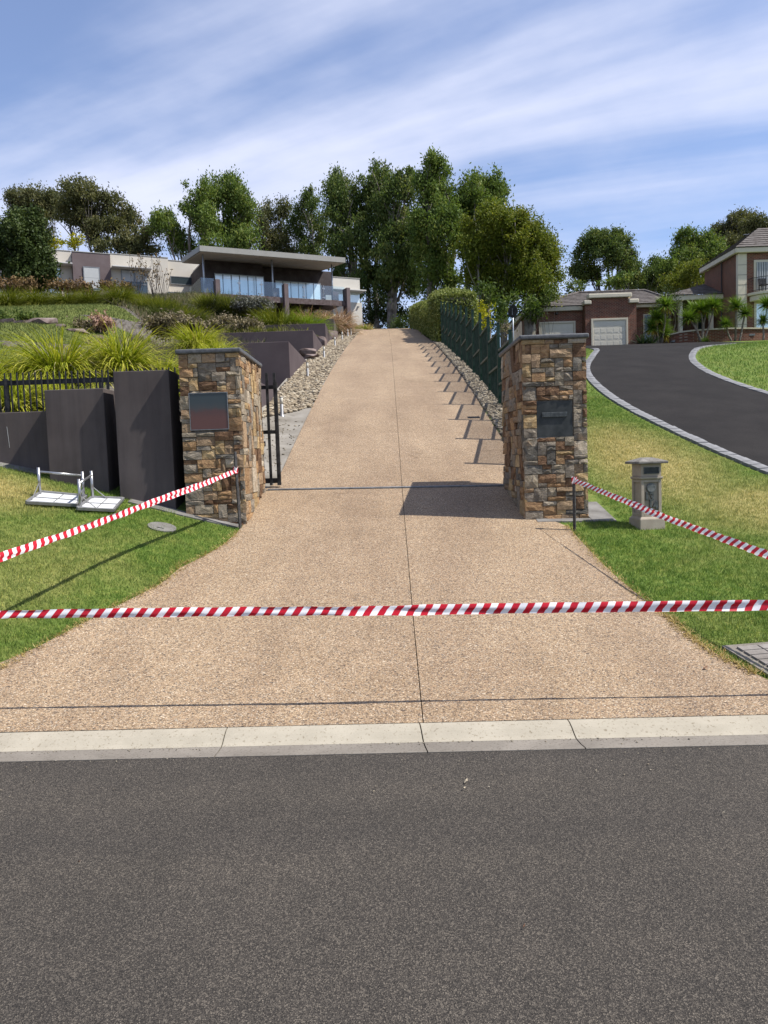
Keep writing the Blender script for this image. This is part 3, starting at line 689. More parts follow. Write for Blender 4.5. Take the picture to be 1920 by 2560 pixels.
# ------------------------------------------------------------------ stone gate pillars
def stone_layout(w, h, u, seed, holes=(), big=(5, 3)):
    rg = random.Random(seed); nx, nz = round(w / u), round(h / u); cell = [[0] * nx for _ in range(nz)]; out = []
    for (x0, x1, z0, z1) in holes:
        for j in range(nz):
            for i in range(nx):
                if x0 <= (i + .5) * u <= x1 and z0 <= (j + .5) * u <= z1: cell[j][i] = 1
    for j in range(nz):
        for i in range(nx):
            if cell[j][i]: continue
            mw = rg.choice([2, 2, 3, 3, 4, 4, big[0]]); mh = rg.choice([1, 1, 1, 2, 2, big[1]])
            ww = 1
            while ww < mw and i + ww < nx and not cell[j][i + ww]: ww += 1
            hh = 1
            while hh < mh and j + hh < nz and all(not cell[j + hh][i + q] for q in range(ww)): hh += 1
            for b_ in range(hh):
                for a in range(ww): cell[j + b_][i + a] = 1
            out.append((i * u, (i + ww) * u, j * u, (j + hh) * u))
    sx, sz = w / (nx * u), h / (nz * u)
    return [(a * sx, b_ * sx, c * sz, d * sz) for a, b_, c, d in out]
def stone_mesh(w, h, rg, depth=.03):
    """rough split face in local x-z, facing -y"""
    nx, nz = (4 if w > .11 else 3), (3 if h > .05 else 2); g = .0013; q = MB(); vs = []
    base = -depth - rg.uniform(-.006, .010); tx, tz = rg.uniform(-.06, .06), rg.uniform(-.10, .10)
    for j in range(nz):
        for i in range(nx):
            fx, fz = i / (nx - 1), j / (nz - 1); e = i in (0, nx - 1) or j in (0, nz - 1)
            jx = rg.uniform(-.003, .003); jz = rg.uniform(-.003, .003)
            if not e: jx *= 5; jz *= 5
            vs.append((-w/2 + g + (w - 2*g) * fx + (jx if 0 < i < nx-1 else abs(jx) * (1 if i == 0 else -1)), base + tx * (fx - .5) * w + tz * (fz - .5) * h + (rg.uniform(0, .008) if e else rg.uniform(-.011, .004)),
                       -h/2 + g + (h - 2*g) * fz + (jz if 0 < j < nz-1 else abs(jz) * (1 if j == 0 else -1))))
    fs = []
    for j in range(nz - 1):
        for i in range(nx - 1):
            a, b_, c, d = j*nx + i, j*nx + i + 1, (j+1)*nx + i + 1, (j+1)*nx + i
            if rg.random() < .5: fs += [(a, b_, c), (a, c, d)]
            else: fs += [(a, b_, d), (b_, c, d)]
    rim = list(range(nx)) + [j*nx + nx - 1 for j in range(1, nz)] + [(nz-1)*nx + i for i in range(nx - 2, -1, -1)] + [j*nx for j in range(nz - 2, 0, -1)]
    o = len(vs)
    for r in rim: vs.append((vs[r][0], .012, vs[r][2]))
    n = len(rim)
    for k in range(n): fs.append((rim[k], o + k, o + (k+1) % n, rim[(k+1) % n]))
    q.add(vs, fs); return q.mesh('stone')
def pillar(x0, x1, y0, y1, zb, zt, side, seed, label, plate, weights):
    w, d, h = x1 - x0, y1 - y0, zt - .055 - zb; cx, cy = (x0 + x1) / 2, (y0 + y1) / 2
    t = empty('gate_pillar', (cx, cy, zb)); tag(t, label, 'gate pillar', 'stone gate pillars either side of the driveway')
    s = .028
    q = MB(); q.box(-w/2 + s, w/2 - s, -d/2 + s, d/2 - s, 0, h); q.build('core', MT['mortar'], t)
    rg = random.Random(seed); mats = MT['stones']
    def put(lst, M):
        for (a, b_, c, e) in lst:
            me = stone_mesh(b_ - a, e - c, rg); me.materials.append(rg.choices(mats, weights)[0])
            o = link('stone', me, None, t); o.matrix_local = M @ Matrix.Translation(((a + b_)/2, 0, (c + e)/2))
    hole = (plate[0] - x0, plate[1] - x0, plate[2] - zb, plate[3] - zb)
    put(stone_layout(w, h, .054, seed, [hole]), Matrix.Translation((-w/2, -d/2 + s, 0)))
    if side > 0: M = Matrix.Translation((w/2 - s, -d/2, 0)) @ Matrix.Rotation(R(90), 4, 'Z')
    else: M = Matrix.Translation((-w/2 + s, d/2, 0)) @ Matrix.Rotation(R(-90), 4, 'Z')
    put(stone_layout(d, h, .079, seed + 5, big=(4, 4)), M)
    # capstone with a rounded nose
    q = MB(); q.box(-w/2 - .03, w/2 + .03, -d/2 - .03, d/2 + .03, h + .001, h + .056)
    q.build('capstone', MT['bluestone'], t, bevel=.018, seg=3)
    px, pz = (plate[0] + plate[1]) / 2 - cx, (plate[2] + plate[3]) / 2 - zb; pw, ph = plate[1] - plate[0], plate[3] - plate[2]
    return t, (px, -d/2, pz, pw, ph)
WB = [5, 4, 1.2, 2.5, 3.5, 1.2, 5.5, 4, 1.2]; WR = [3.5, 2.5, 3, 4, 4, 1.8, 4.5, 4, .8]
tl, (px, py, pz, pw, ph) = pillar(PILL_L[0], PILL_L[1], 9.28, 10.88, .70, 2.90, 1, 21, 'left stone gate pillar of rusty ledge stone with blank square plaque', (-2.235, -1.795, 1.965, 2.385), WB)
q = MB(); q.box(-pw/2, pw/2, -.006, .03, -ph/2, ph/2); o = q.build('plaque', MT['two_tone'], tl, bevel=.003, loc=(px, py + .000, pz))
q = MB()
for bx in ((-pw/2 - .008, -pw/2, -ph/2 - .008, ph/2 + .008), (pw/2, pw/2 + .008, -ph/2 - .008, ph/2 + .008), (-pw/2, pw/2, ph/2, ph/2 + .008), (-pw/2, pw/2, -ph/2 - .008, -ph/2)):
    q.box(bx[0], bx[1], -.009, .03, bx[2], bx[3])
q.build('plaque_frame', MT['trimsilver'], tl, loc=(px, py - .002, pz))
tr, (px, py, pz, pw, ph) = pillar(PILL_R[0], PILL_R[1], 9.28, 10.88, .60, 2.93, -1, 22, 'right stone gate pillar of grey and brown ledge stone with dark mailbox', (1.835, 2.255, 1.735, 2.155), WR)
q = MB(); q.box(-pw/2, pw/2, -.006, .03, -ph/2, ph/2); mb = q.build('mailbox', MT['mailbox'], tr, bevel=.003, loc=(px, py + .012, pz))
q = MB(); q.box(-.148, .148, -.0195, -.0062, .025, .082); q.build('slot_flap', MT['slot'], mb, bevel=.004)
q = MB(); q.box(-pw/2 - .006, pw/2 + .006, -.004, .03, -ph/2 - .014, -ph/2); q.build('sill_trim', MT['trimsilver'], tr, loc=(px, py + .012, pz))

# concrete mowing strips at the feet of the pillars and walls
def strip(name, pts, w, label):
    q = MB()
    for (x0, y0), (x1, y1) in zip(pts[:-1], pts[1:]):
        n = max(1, int(abs(x1 - x0) / .25))
        for i in range(n):
            xa, xb = x0 + (x1 - x0) * i / n, x0 + (x1 - x0) * (i + 1) / n; ya, yb = y0 + (y1 - y0) * i / n, y0 + (y1 - y0) * (i + 1) / n
            za, zb, zc, ze = Ts(xa, ya) + .006, Ts(xb, yb) + .006, Ts(xb, yb + w) + .006, Ts(xa, ya + w) + .006
            q.hexa([(xa, ya, za - .15), (xb, yb, zb - .15), (xb, yb + w, zc - .15), (xa, ya + w, ze - .15)], [(xa, ya, za), (xb, yb, zb), (xb, yb + w, zc), (xa, ya + w, ze)])
    o = q.build(name, MT['concrete']); o['kind'] = 'structure'; return o
strip('mowing_strip', [(-3.02, 9.26), (-2.35, 9.18), (-1.72, 9.16)], .16, '')
strip('mowing_strip', [(-16, 9.60), (-4.2, 9.60)], .20, '')
strip('mowing_strip', [(1.80, 9.16), (2.44, 9.15)], .12, '')
strip('mowing_strip', [(2.445, 9.15), (2.72, 9.15)], .85, '')

# ------------------------------------------------------------------ rendered walls left of the gate
def rwall(x0, x1, y0, y1, zb, zt, label):
    q = MB(); q.box(x0, x1, y0, y1, zb, zt); o = q.build('rendered_wall', MT['charcoal'], bevel=.008)
    return tag(o, label, 'wall', 'dark rendered screen walls left of the gate')
rwall(-3.15, -2.49, 9.38, 9.80, .6, 2.685, 'tallest charcoal rendered wall slab next to the left stone pillar')
rwall(-4.02, -3.31, 9.48, 9.90, .7, 2.505, 'middle-height charcoal rendered wall slab behind the upturned tables')
rwall(-16.0, -4.025, 9.76, 10.0, .9, 2.275, 'long low charcoal rendered wall under the black fence')

w_ = [o for o in bpy.data.objects if o.name.startswith('rendered_wall')][-1]
q = MB(); q.add([(-4.628, 9.7575, 2.10), (-4.622, 9.7575, 2.10), (-4.612, 9.7575, 1.95), (-4.606, 9.7575, 1.84), (-4.610, 9.7575, 1.84), (-4.619, 9.7575, 1.96)], [(0, 1, 2, 5), (5, 2, 3, 4)]); q.build('scrape_mark', MT['white_trim'], w_)
# black pool fence standing behind the low wall
def black_fence():
    t = empty('pool_fence', (-6, 10.12, 2.2)); tag(t, 'black flat-topped bar fence rising behind the low charcoal wall', 'fence')
    X = lambda x: x + 6
    q = MB(); q.box(X(-14), X(-2.55), -.017, .017, .44, .50); q.build('rail', MT['blackmetal'], t)
    q = MB(); q.box(X(-14), X(-2.55), -.017, .017, -.02, .03); q.build('rail', MT['blackmetal'], t)
    for x in (-4.77, -7.2, -9.6, -12.0):
        q = MB(); q.box(X(x) - .025, X(x) + .025, -.025, .025, -.3, .52); q.build('post', MT['blackmetal'], t)
    me = MB().box(-.0085, .0085, -.03, -.018, -.10, .595).mesh('bar'); me.materials.append(MT['blackmetal'])
    x = -2.60
    while x > -7.4:
        link('bar', me, None, t, (X(x), 0, 0)); x -= .0775
black_fence()

# sliding gate drawn back behind the left pillar, and its track
def sliding_gate():
    t = empty('sliding_gate', (-1.43, 11.02, 1.22)); tag(t, 'black steel sliding gate drawn back behind the left stone pillar', 'gate')
    z0, z1 = .03, 1.40
    for z in (z0, .72, z1 - .06):
        q = MB(); q.box(-3.6, -.001, -.02, .02, z, z + (.07 if z == z0 else .05)); q.build('rail', MT['blackmetal'], t)
    q = MB(); q.box(-.045, .0, -.024, .024, 0, z1 + .03); q.build('end_stile', MT['blackmetal'], t)
    me = MB().box(-.019, .019, -.040, -.0205, .0, z1 + .16).mesh('bar'); me.materials.append(MT['blackmetal'])
    for k in range(24): link('bar', me, None, t, (-.03 - .105 * k, 0, 0))
    q = MB(); q.box(-.28, -.20, .022, .05, .55, .62); q.build('lock_plate', MT['alu_dull'], t)
sliding_gate()
def track():
    t = empty('gate_track', (0, 10.87, Ts(0, 10.87))); tag(t, 'dark steel gate track set across the driveway', 'track')
    q = MB()
    for x0 in np.arange(-1.63, 1.70, .3):
        x1 = min(x0 + .3, 1.72); za, zb = Ts(x0, 10.87) - Ts(0, 10.87), Ts(x1, 10.87) - Ts(0, 10.87)
        q.hexa([(x0, -.022, za - .06), (x1, -.022, zb - .06), (x1, .022, zb - .06), (x0, .022, za - .06)], [(x0, -.022, za + .006), (x1, -.022, zb + .006), (x1, .022, zb + .006), (x0, .022, za + .006)])
    q.build('channel', plain('worn_track_steel', (.19, .195, .19), .5, .4, 18, .2, 60, .3), t)
    q = MB(); q.tube([(-1.6, 0, Ts(-1.6, 10.87) - Ts(0, 10.87) + .012), (1.68, 0, Ts(1.68, 10.87) - Ts(0, 10.87) + .012)], .012, 6); q.build('rail', MT['alu_dull'], t)
track()

# ------------------------------------------------------------------ tape barrier
def picket(x, y, h, lean, label):
    z = Ts(x, y); t = MB(); s = .020
    prof = [(0, -s), (.004, -.004), (s*.9, s*.6), (.012, .014), (0, .006), (-.012, .014), (-s*.9, s*.6), (-.004, -.004)]
    M = Matrix.Translation((0, 0, 0)) @ Matrix.Rotation(lean, 4, 'Y')
    t.prism(prof, -.25, h, 0, M)
    for zz in (h * .35, h * .62, h * .9): t.tube([M @ Vector((-.003, -.021, zz)), M @ Vector((.003, -.021, zz))], .004, 6)
    o = t.build('star_picket', MT['picket'], loc=(x, y, z)); return tag(o, label, 'picket', 'steel star pickets holding the tape')
picket(-1.69, 9.14, .89, R(-1.2), 'black star picket in front of the left stone pillar')
picket(2.145, 8.80, .52, 0, 'short black star picket in front of the right stone pillar')
picket(-3.20, 4.73, .62, 0, 'black star picket beside the kerb at the left corner of the tape')
picket(2.91, 4.49, .62, 0, 'black star picket beside the kerb at the right corner of the tape')
def tape(A, B, sag, w0, w1, tilt0, tilt1, twists, label, seed, rope=0.0):
    A, B = Vector(A), Vector(B); L = (B - A).length; n = int(L / .02); rg = random.Random(seed); vs = []; fs = []; uv = []
    d = (B - A).normalized(); side = Vector((-d.y, d.x, 0)).normalized(); up = side.cross(d) * -1
    if up.z < 0: up = -up
    ph = [rg.uniform(0, 6.28) for _ in range(8)]; rows = 5
    for i in range(n + 1):
        t = i / n; p = A.lerp(B, t); p.z -= sag * 4 * t * (1 - t)
        a = tilt0 * (1 - t) + tilt1 * t + twists * 2 * math.pi * t + .12 * math.sin(t * L * 2.1 + ph[0]) + .07 * math.sin(t * L * 5.3 + ph[1])
        w = (w0 * (1 - t) + w1 * t); c, s = math.cos(a), math.sin(a)
        for j in range(rows):
            k = j / (rows - 1) - .5
            curl = .007 * math.sin(j * 1.9 + 3.1 * math.sin(t * L * 1.3 + ph[2]) + ph[3]) + .003 * math.sin(t * L * 17 + j * 2 + ph[4]) + rope * math.sin(t * L * 60 + j * 1.7)
            q = p + up * (k * w * c + curl * s) + side * (k * w * s + curl * c)
            vs.append(q - A); uv.append((t * L / .086, k + .5))
    for i in range(n):
        for j in range(rows - 1): fs.append((i*rows + j, (i+1)*rows + j, (i+1)*rows + j + 1, i*rows + j + 1))
    q = MB(); q.add(vs, fs); me = q.mesh('barrier_tape', True); me.materials.append(MT['tape'])
    ul = me.uv_layers.new(name='uv')
    for lp in me.loops: ul.data[lp.index].uv = uv[lp.vertex_index]
    o = link('barrier_tape', me, None, None, A); return tag(o, label, 'barrier tape', 'red and white barrier tape')
tape((-3.20, 4.74, .725), (2.91, 4.50, .640), .006, .052, .064, R(28), R(4), 0, 'red and white tape stretched straight across the front of the driveway', 3)
tape((-3.20, 4.73, .79), (-1.70, 9.14, 1.47), .02, .066, .060, R(10), R(30), 0, 'red and white tape running from kerb to the left stone pillar', 5)
tape((2.145, 8.79, 1.235), (2.91, 4.49, .665), .02, .05, .064, R(30), R(10), 0, 'twisted red and white tape running from right pillar to kerb', 8, .004)
# the knots on the two pickets
for (x, y, z, lb) in ((-1.71, 9.14, 1.475, 'knot of red and white tape on the left picket'), (2.146, 8.80, 1.235, 'knot of red and white tape on the right picket')):
    q = MB(); rg = random.Random(4); vs = []; fs = []
    for k in range(26):
        a = k / 25 * 2 * math.pi * 1.6; rr = .027 + .004 * math.sin(k * 2.2)
        for j in (0, 1, 2): vs.append((rr * math.cos(a), rr * math.sin(a), (j - 1) * .034 + .012 * math.sin(k * 1.3)))
    for k in range(25):
        for j in (0, 1): fs.append((k*3 + j, k*3 + 3 + j, k*3 + 4 + j, k*3 + 1 + j))
    q.add(vs, fs); me = q.mesh('tape_knot', True); me.materials.append(MT['tape']); ul = me.uv_layers.new(name='uv')
    for lp in me.loops: i = lp.vertex_index; ul.data[lp.index].uv = (i // 3 * .13, (i % 3) * .5)
    tag(link('tape_knot', me, None, None, (x, y, z)), lb, 'tape knot')

# ------------------------------------------------------------------ concrete letterbox
def letterbox():
    x, y = 3.005, 8.94; z = Ts(x, y) - .02; t = empty('letterbox', (x, y, z), R(7)); tag(t, 'small cast concrete pedestal letterbox with metal house numerals on the right lawn', 'letterbox')
    LBM = MT['letterbox']
    def ring(w, zz): return [(-w, -w, zz), (w, -w, zz), (w, w, zz), (-w, w, zz)]
    q = MB(); q.box(-.147, .147, -.147, .147, -.1, .10); q.hexa(ring(.146, .1005), ring(.125, .128)); q.build('plinth', LBM, t, bevel=.004)
    q = MB(); q.box(-.098, .098, -.098, .098, .1285, .545)
    for sx in (-1, 1):
        for sy in (-1, 1): q.box(*sorted((sx * .085, sx * .121)), *sorted((sy * .085, sy * .121)), .1286, .545)
    for a, b_ in ((.1287, .165), (.515, .5455)):
        q.box(-.0845, .0845, -.1195, -.0975, a, b_); q.box(-.0845, .0845, .0975, .1195, a, b_); q.box(-.1195, -.0975, -.0845, .0845, a, b_); q.box(.0975, .1195, -.0845, .0845, a, b_)
    q.build('shaft', LBM, t, bevel=.0035)
    q = MB(); q.hexa(ring(.121, .546), ring(.134, .556)); q.box(-.134, .134, -.134, .134, .5565, .578); q.build('ledge', LBM, t, bevel=.003)
    q = MB(); q.box(-.119, .119, -.119, .119, .5785, .725); q.build('head', LBM, t, bevel=.004)
    q = MB(); q.box(-.178, .178, -.178, .178, .7255, .752); q.hexa(ring(.174, .7525), ring(.05, .795)); q.build('cap', MT['lb_cap'], t, bevel=.007)
    q = MB()
    for a in ((-.09, .09, .612, .622), (-.09, .09, .676, .686), (-.09, -.078, .622, .676), (.078, .09, .622, .676)): q.box(a[0], a[1], -.129, -.117, a[2], a[3])
    f = q.build('slot_frame', MT['lb_metal'], t, bevel=.002)
    q = MB(); q.box(-.078, .078, -.1225, -.118, .622, .676); q.build('slot_flap', MT['mailbox'], f)
    q = MB(); q.lathe([(.052, 0), (.056, .006), (.053, .016), (.044, .02), (.040, .012), (.036, -.004)], 24)
    o = q.build('paper_pipe', MT['lb_dark'], t); o.location = (.0, -.100, .452); o.rotation_euler = (R(90), 0, 0)
    q = MB(); q.lathe([(.036, 0), (.036, .003)], 20); h = q.build('pipe_dark_disc', MT['black'], o); h.location = (0, 0, .011)  # black disc added to stand in for the shade inside the pipe
    for txt, px_, pz_ in (('13', -.022, .318), ('14', .024, .222)):
        for k, ch in enumerate(txt):
            c = bpy.data.curves.new('numeral', 'FONT'); c.body = ch; c.size = .125; c.extrude = .006; c.bevel_depth = .0012; c.offset = .004; c.align_x = 'CENTER'; c.align_y = 'BOTTOM_BASELINE'
            tmp = bpy.data.objects.new('numeral', c); COL.objects.link(tmp); me = bpy.data.meshes.new_from_object(tmp.evaluated_get(bpy.context.evaluated_depsgraph_get()))
            bpy.data.objects.remove(tmp); bpy.data.curves.remove(c); me.materials.clear(); me.materials.append(MT['lb_metal']); o = link('numeral', me, None, t)
            o.location = (px_ + (k - .5) * .058, -.110, pz_ + (0 if k == 0 else -.010)); o.rotation_euler = (R(90), 0, 0); o['label'] = 'raised metal numeral ' + ch
letterbox()

# ------------------------------------------------------------------ two upturned aluminium platforms on the verge
def platform(c, leg_a, leg_b, lh, label, brace_dir):
    P = [ground(*p) for p in c]        # front-left, front-right, back-right, back-left
    o0 = sum(P, Vector()) / 4; t = empty('folding_platform', o0); tag(t, label, 'folding platform', 'aluminium folding platforms lying upside down')
    P = [p - o0 + Vector((0, 0, .035)) for p in P]
    n = (P[1] - P[0]).cross(P[3] - P[0]).normalized()
    def bl(s, u): return (P[0] * (1 - s) + P[1] * s) * (1 - u) + (P[3] * (1 - s) + P[2] * s) * u
    q = MB(); q.hexa([p - n * .012 for p in P], [p + n * .002 for p in P]); q.build('board', MT['white_panel'], t)
    for a, b_ in ((0, 1), (1, 2), (2, 3), (3, 0)):
        d = (P[b_] - P[a]).normalized(); s = n.cross(d).normalized(); A, B = P[a] - d * .0, P[b_] + d * .0
        q = MB(); q.hexa([A - n*.014 - s*.012, B - n*.014 - s*.012, B - n*.014 + s*.012, A - n*.014 + s*.012], [A + n*.022 - s*.012, B + n*.022 - s*.012, B + n*.022 + s*.012, A + n*.022 + s*.012])
        q.build('frame_rail', MT['alu_dull'], t, bevel=.003)
    for (a, b_) in (((.0, .5), (1., .5)), ((.5, 0.), (.5, 1.))):
        A, B = bl(*a) + n * .006, bl(*b_) + n * .006; q = MB(); q.tube([A, B], .005, 5); q.build('seam', MT['alu_dull'], t)
    tops = []
    for l in (leg_a, leg_b):
        b0 = bl(*l) + n * .004; q = MB(); q.tube([b0, b0 + Vector((0, 0, lh))], .017, 10); q.build('leg', MT['alu'], t, True); tops.append(b0)
        bb = Vector(bl(l[0] + brace_dir[0], l[1] + brace_dir[1])); q = MB(); q.tube([b0 + Vector((0, 0, lh * .42)), bb + n * .01], .006, 6); q.build('brace', MT['alu_dull'], t)
    q = MB(); q.tube([tops[0] + Vector((0, 0, lh * .84)), tops[1] + Vector((0, 0, lh * .84))], .0135, 10); q.build('crossbar', MT['alu'], t, True)
platform([(66, 1264), (190, 1271), (217, 1249), (103, 1238)], (.02, .86), (.96, .90), .29, 'larger upturned aluminium folding platform lying on the verge, left of its pair', (.02, -.62))
platform([(193, 1278), (284, 1285), (309, 1254), (230, 1251)], (.05, .1), (.05, .95), .31, 'smaller upturned aluminium folding platform overlapping its pair on the right', (.42, .0))

# round inspection cover, pit lid, drain grate
def covers():
    p = ground(405, 1317); t = empty('inspection_cover', p); tag(t, 'small round concrete inspection cover in the verge grass', 'inspection cover')
    sl = math.atan((Ts(p.x, p.y + .2) - Ts(p.x, p.y - .2)) / .4); sx = math.atan((Ts(p.x + .2, p.y) - Ts(p.x - .2, p.y)) / .4); t.rotation_euler = (sl, -sx, 0)
    q = MB(); q.lathe([(.155, -.05), (.155, .006), (.125, .008), (.122, -.004), (.02, -.004), (.0, -.004)], 32); q.build('surround_ring', MT['concrete'], t)
    q = MB(); q.lathe([(.117, -.01), (.117, .004), (.0, .006)], 32); l = q.build('lid', MT['gutter'], t)
    q = MB(); q.tube([(-.04, -.07, .009), (.04, -.07, .009)], .006, 6); q.build('lifting_bar', MT['picket'], l)
    a, b_ = ground(1826, 1622), ground(1914, 1676)
    d = Vector((b_.x - a.x, b_.y - a.y, 0)); L = d.length; d.normalize(); w = Vector((-d.y, d.x, 0))
    if w.x < 0: w = -w
    t = empty('pit_lid', (a.x, a.y, a.z + .012)); tag(t, 'scored rectangular concrete pit lid beside the driveway at right', 'pit lid')
    sl = (b_.z - a.z) / L
    def pp(s, u, z): v = d * s + w * u; return Vector((v.x, v.y, Ts(a.x + v.x, a.y + v.y) - a.z + z))
    nx, ny = 5, 5; LL, WW = L * 1.25, .85
    q = MB(); q.hexa([pp(-.04, -.04, -.1), pp(LL, -.04, -.1), pp(LL, WW, -.1), pp(-.04, WW, -.1)], [pp(-.04, -.04, 0), pp(LL, -.04, 0), pp(LL, WW, 0), pp(-.04, WW, 0)]); q.build('surround', MT['gutter'], t)
    for i in range(nx):
        for j in range(ny):
            s0, s1, u0, u1 = .03 + (LL - .08) * i / nx, .03 + (LL - .08) * (i + 1) / nx - .012, .03 + (WW - .08) * j / ny, .03 + (WW - .08) * (j + 1) / ny - .012
            q = MB(); q.hexa([pp(s0, u0, -.02), pp(s1, u0, -.02), pp(s1, u1, -.02), pp(s0, u1, -.02)], [pp(s0, u0, .014), pp(s1, u0, .014), pp(s1, u1, .014), pp(s0, u1, .014)]); q.build('lid_square', MT['concrete2'], t)
    p = ground(1184, 1044); t = empty('drain_grate', p); tag(t, 'small black slotted drain grate at the right driveway edge', 'drain grate')
    sl = (Ts(p.x, p.y + .2) - Ts(p.x, p.y - .2)) / .4; t.rotation_euler = (math.atan(sl), 0, 0)
    q = MB(); q.box(-.12, .12, -.075, .075, -.03, .004); q.build('frame', MT['blackmetal'], t)
    for k in range(9): q = MB(); q.box(-.11 + k * .0255, -.095 + k * .0255, -.065, .065, .0045, .012); q.build('bar', MT['blackmetal'], t)
MT['concrete2'] = plain('scored_pit_concrete', (.27, .235, .20), .9, .35, 6, .3, 60)
covers()

# ------------------------------------------------------------------ pebble strips beside the driveway
def ico():
    t = (1 + 5 ** .5) / 2
    v = np.array([(-1, t, 0), (1, t, 0), (-1, -t, 0), (1, -t, 0), (0, -1, t), (0, 1, t), (0, -1, -t), (0, 1, -t), (t, 0, -1), (t, 0, 1), (-t, 0, -1), (-t, 0, 1)], float); v /= np.linalg.norm(v[0])
    f = np.array([(0, 11, 5), (0, 5, 1), (0, 1, 7), (0, 7, 10), (0, 10, 11), (1, 5, 9), (5, 11, 4), (11, 10, 2), (10, 7, 6), (7, 1, 8), (3, 9, 4), (3, 4, 2), (3, 2, 6), (3, 6, 8), (3, 8, 9), (4, 9, 5), (2, 4, 11), (6, 2, 10), (8, 6, 7), (9, 8, 1)])
    return v, f
def pebbles(name, label, x, y, size, mat, seed, zoff=.0):
    rg = np.random.default_rng(seed); n = len(x); V, F = ico()
    sc = size[:, None] * np.stack([rg.uniform(.7, 1.5, n), rg.uniform(.55, 1.0, n), rg.uniform(.25, .6, n)], 1)
    v = V[None] * (1 + rg.normal(0, .17, (n, 12, 1))) * sc[:, None, :]
    a = rg.uniform(0, 6.28, n); tl_ = rg.normal(0, .35, n); c, s = np.cos(a), np.sin(a)
    vy = v[..., 1] * np.cos(tl_)[:, None] - v[..., 2] * np.sin(tl_)[:, None]; vz = v[..., 1] * np.sin(tl_)[:, None] + v[..., 2] * np.cos(tl_)[:, None]
    vx = v[..., 0]; X = vx * c[:, None] - vy * s[:, None] + x[:, None]; Y = vx * s[:, None] + vy * c[:, None] + y[:, None]
    Z = vz + (T(x, y) + zoff + sc[:, 2] * .5)[:, None]
    vv = np.stack([X, Y, Z], -1).reshape(-1, 3); f = (F[None] + (np.arange(n) * 12)[:, None, None]).reshape(-1, 3)
    o = link(name, np_mesh(name, vv, f, False, np.repeat(rg.uniform(0, 1, n), 20)), mat); o['kind'] = 'stuff'; o['label'] = label
fx_ = lambda y: xc(y) + 2.15 - .006 * np.clip(y - 20, 0, 40)
def pebble_strips():
    rg = np.random.default_rng(5)
    n = 10000; y = 11.0 + 23.5 * rg.uniform(0, 1, n) ** 1.25; u = rg.uniform(0, 1, n); x = (re_(y) + .04) * (1 - u) + (fx_(y) + .12) * u
    pebbles('pebble_strip', 'bed of broken tan and grey river stones along the green fence', x, y, rg.uniform(.02, .06, n), MT['pebble2'], 6)
    sheet('pebble_bed', np.linspace(0, 1, 5), np.linspace(10.95, 36, 60), -.006, MT['soil'], fx=lambda s, y: (re_(y) + .005) * (1 - s) + (fx_(y) + .3) * s)
    n = 15500; y = 15.2 + 38 * rg.uniform(0, 1, n) ** 1.35; u = rg.uniform(0, 1, n); x = (le(y) - .04) * (1 - u) + (xw(y) - .02) * u
    k = (y > 16.9) | (u > .95 - (y - 15.2) * .5); x, y = x[k], y[k]; n = len(x)
    pebbles('pebble_strip', 'bed of pale tan river stones along the planter walls', x, y, rg.uniform(.02, .06, n) * (1 + .2 * (y < 18)), MT['pebble'], 7)
    sheet('pebble_bed', np.linspace(0, 1, 5), np.linspace(16.0, 56, 90), -.006, MT['dusty'], fx=lambda s, y: (le(y) - .005) * s + (xw(y) - .1) * (1 - s))
    sheet('concrete_apron', np.linspace(0, 1, 12), np.linspace(10.95, 16.1, 40), -.004, MT['dusty'], fx=lambda s, y: (le(y) - .006) * s + (-3.0) * (1 - s))
    n = 260; y = rg.uniform(11.4, 15.6, n); x = le(y) - .03 - .8 * rg.uniform(0, 1, n) ** .8
    pebbles('loose_pebbles', 'small loose pebbles washed onto the silty concrete apron', x, y, rg.uniform(.008, .022, n), MT['pebble2'], 9)
pebble_strips()

# ------------------------------------------------------------------ stepped planter walls
def planters():
    ends = [19.0, 25.2, 31.6, 37.5, 43.0, 46.5]; names = ['lowest', 'second', 'third', 'fourth', 'fifth', 'highest']
    for k, ((D, top), e) in enumerate(zip(BOX, ends)):
        xa, xb = float(xw(D)), float(xw(e)); left = -6.4 if k else -3.6
        if k == 5: left = -4.6
        t = empty('planter_wall', (xa, D, float(zd(D)))); tag(t, f'{names[k]} of the plum rendered planter walls stepping up beside the driveway', 'planter wall', 'plum rendered planter walls up the left side')
        z = float(zd(D)); q = MB()
        q.box(left - xa, -.0, 0, .22, (float(zd(D)) - 1.2) - z, top - z)
        q.build('front_wall', MT['render'], t, bevel=.01)
        q = MB(); q.hexa([(-.22, .2205, -1), (-.002, .2205, -1), (xb - xa - .002, e - D, -1), (xb - xa - .22, e - D, -1)], [(-.22, .2205, top - z), (-.002, .2205, top - z), (xb - xa - .002, e - D, top - z), (xb - xa - .22, e - D, top - z)])
        q.build('side_wall', MT['render'], t, bevel=.01)
planters()
yy = np.unique(np.concatenate([np.linspace(11.42, 80, 170)] + [[D + .03, D + .18] for D, _ in BOX] + [[14.5, 14.8]]))
xx = np.unique(np.concatenate([np.linspace(-70, -9, 40), np.linspace(-9, -2.9, 30)]))
sheet('hillside', np.linspace(0, 1, 74), yy, -.004, MT['mulch'], fx=lambda s, y: np.where(y < 46, xw(y) - .12, np.where(y < 57, -2.6, -4.0)) - (1 - s) ** 1.9 * 65)
sheet('garden_bed', np.linspace(-60, -3.05, 90), np.linspace(10.02, 11.44, 8), -.002, MT['mulch'])
q = MB(); q.box(-60, -2.45, 10.0, 10.03, .8, 2.1); o = q.build('bed_face', MT['charcoal']); o['kind'] = 'structure'

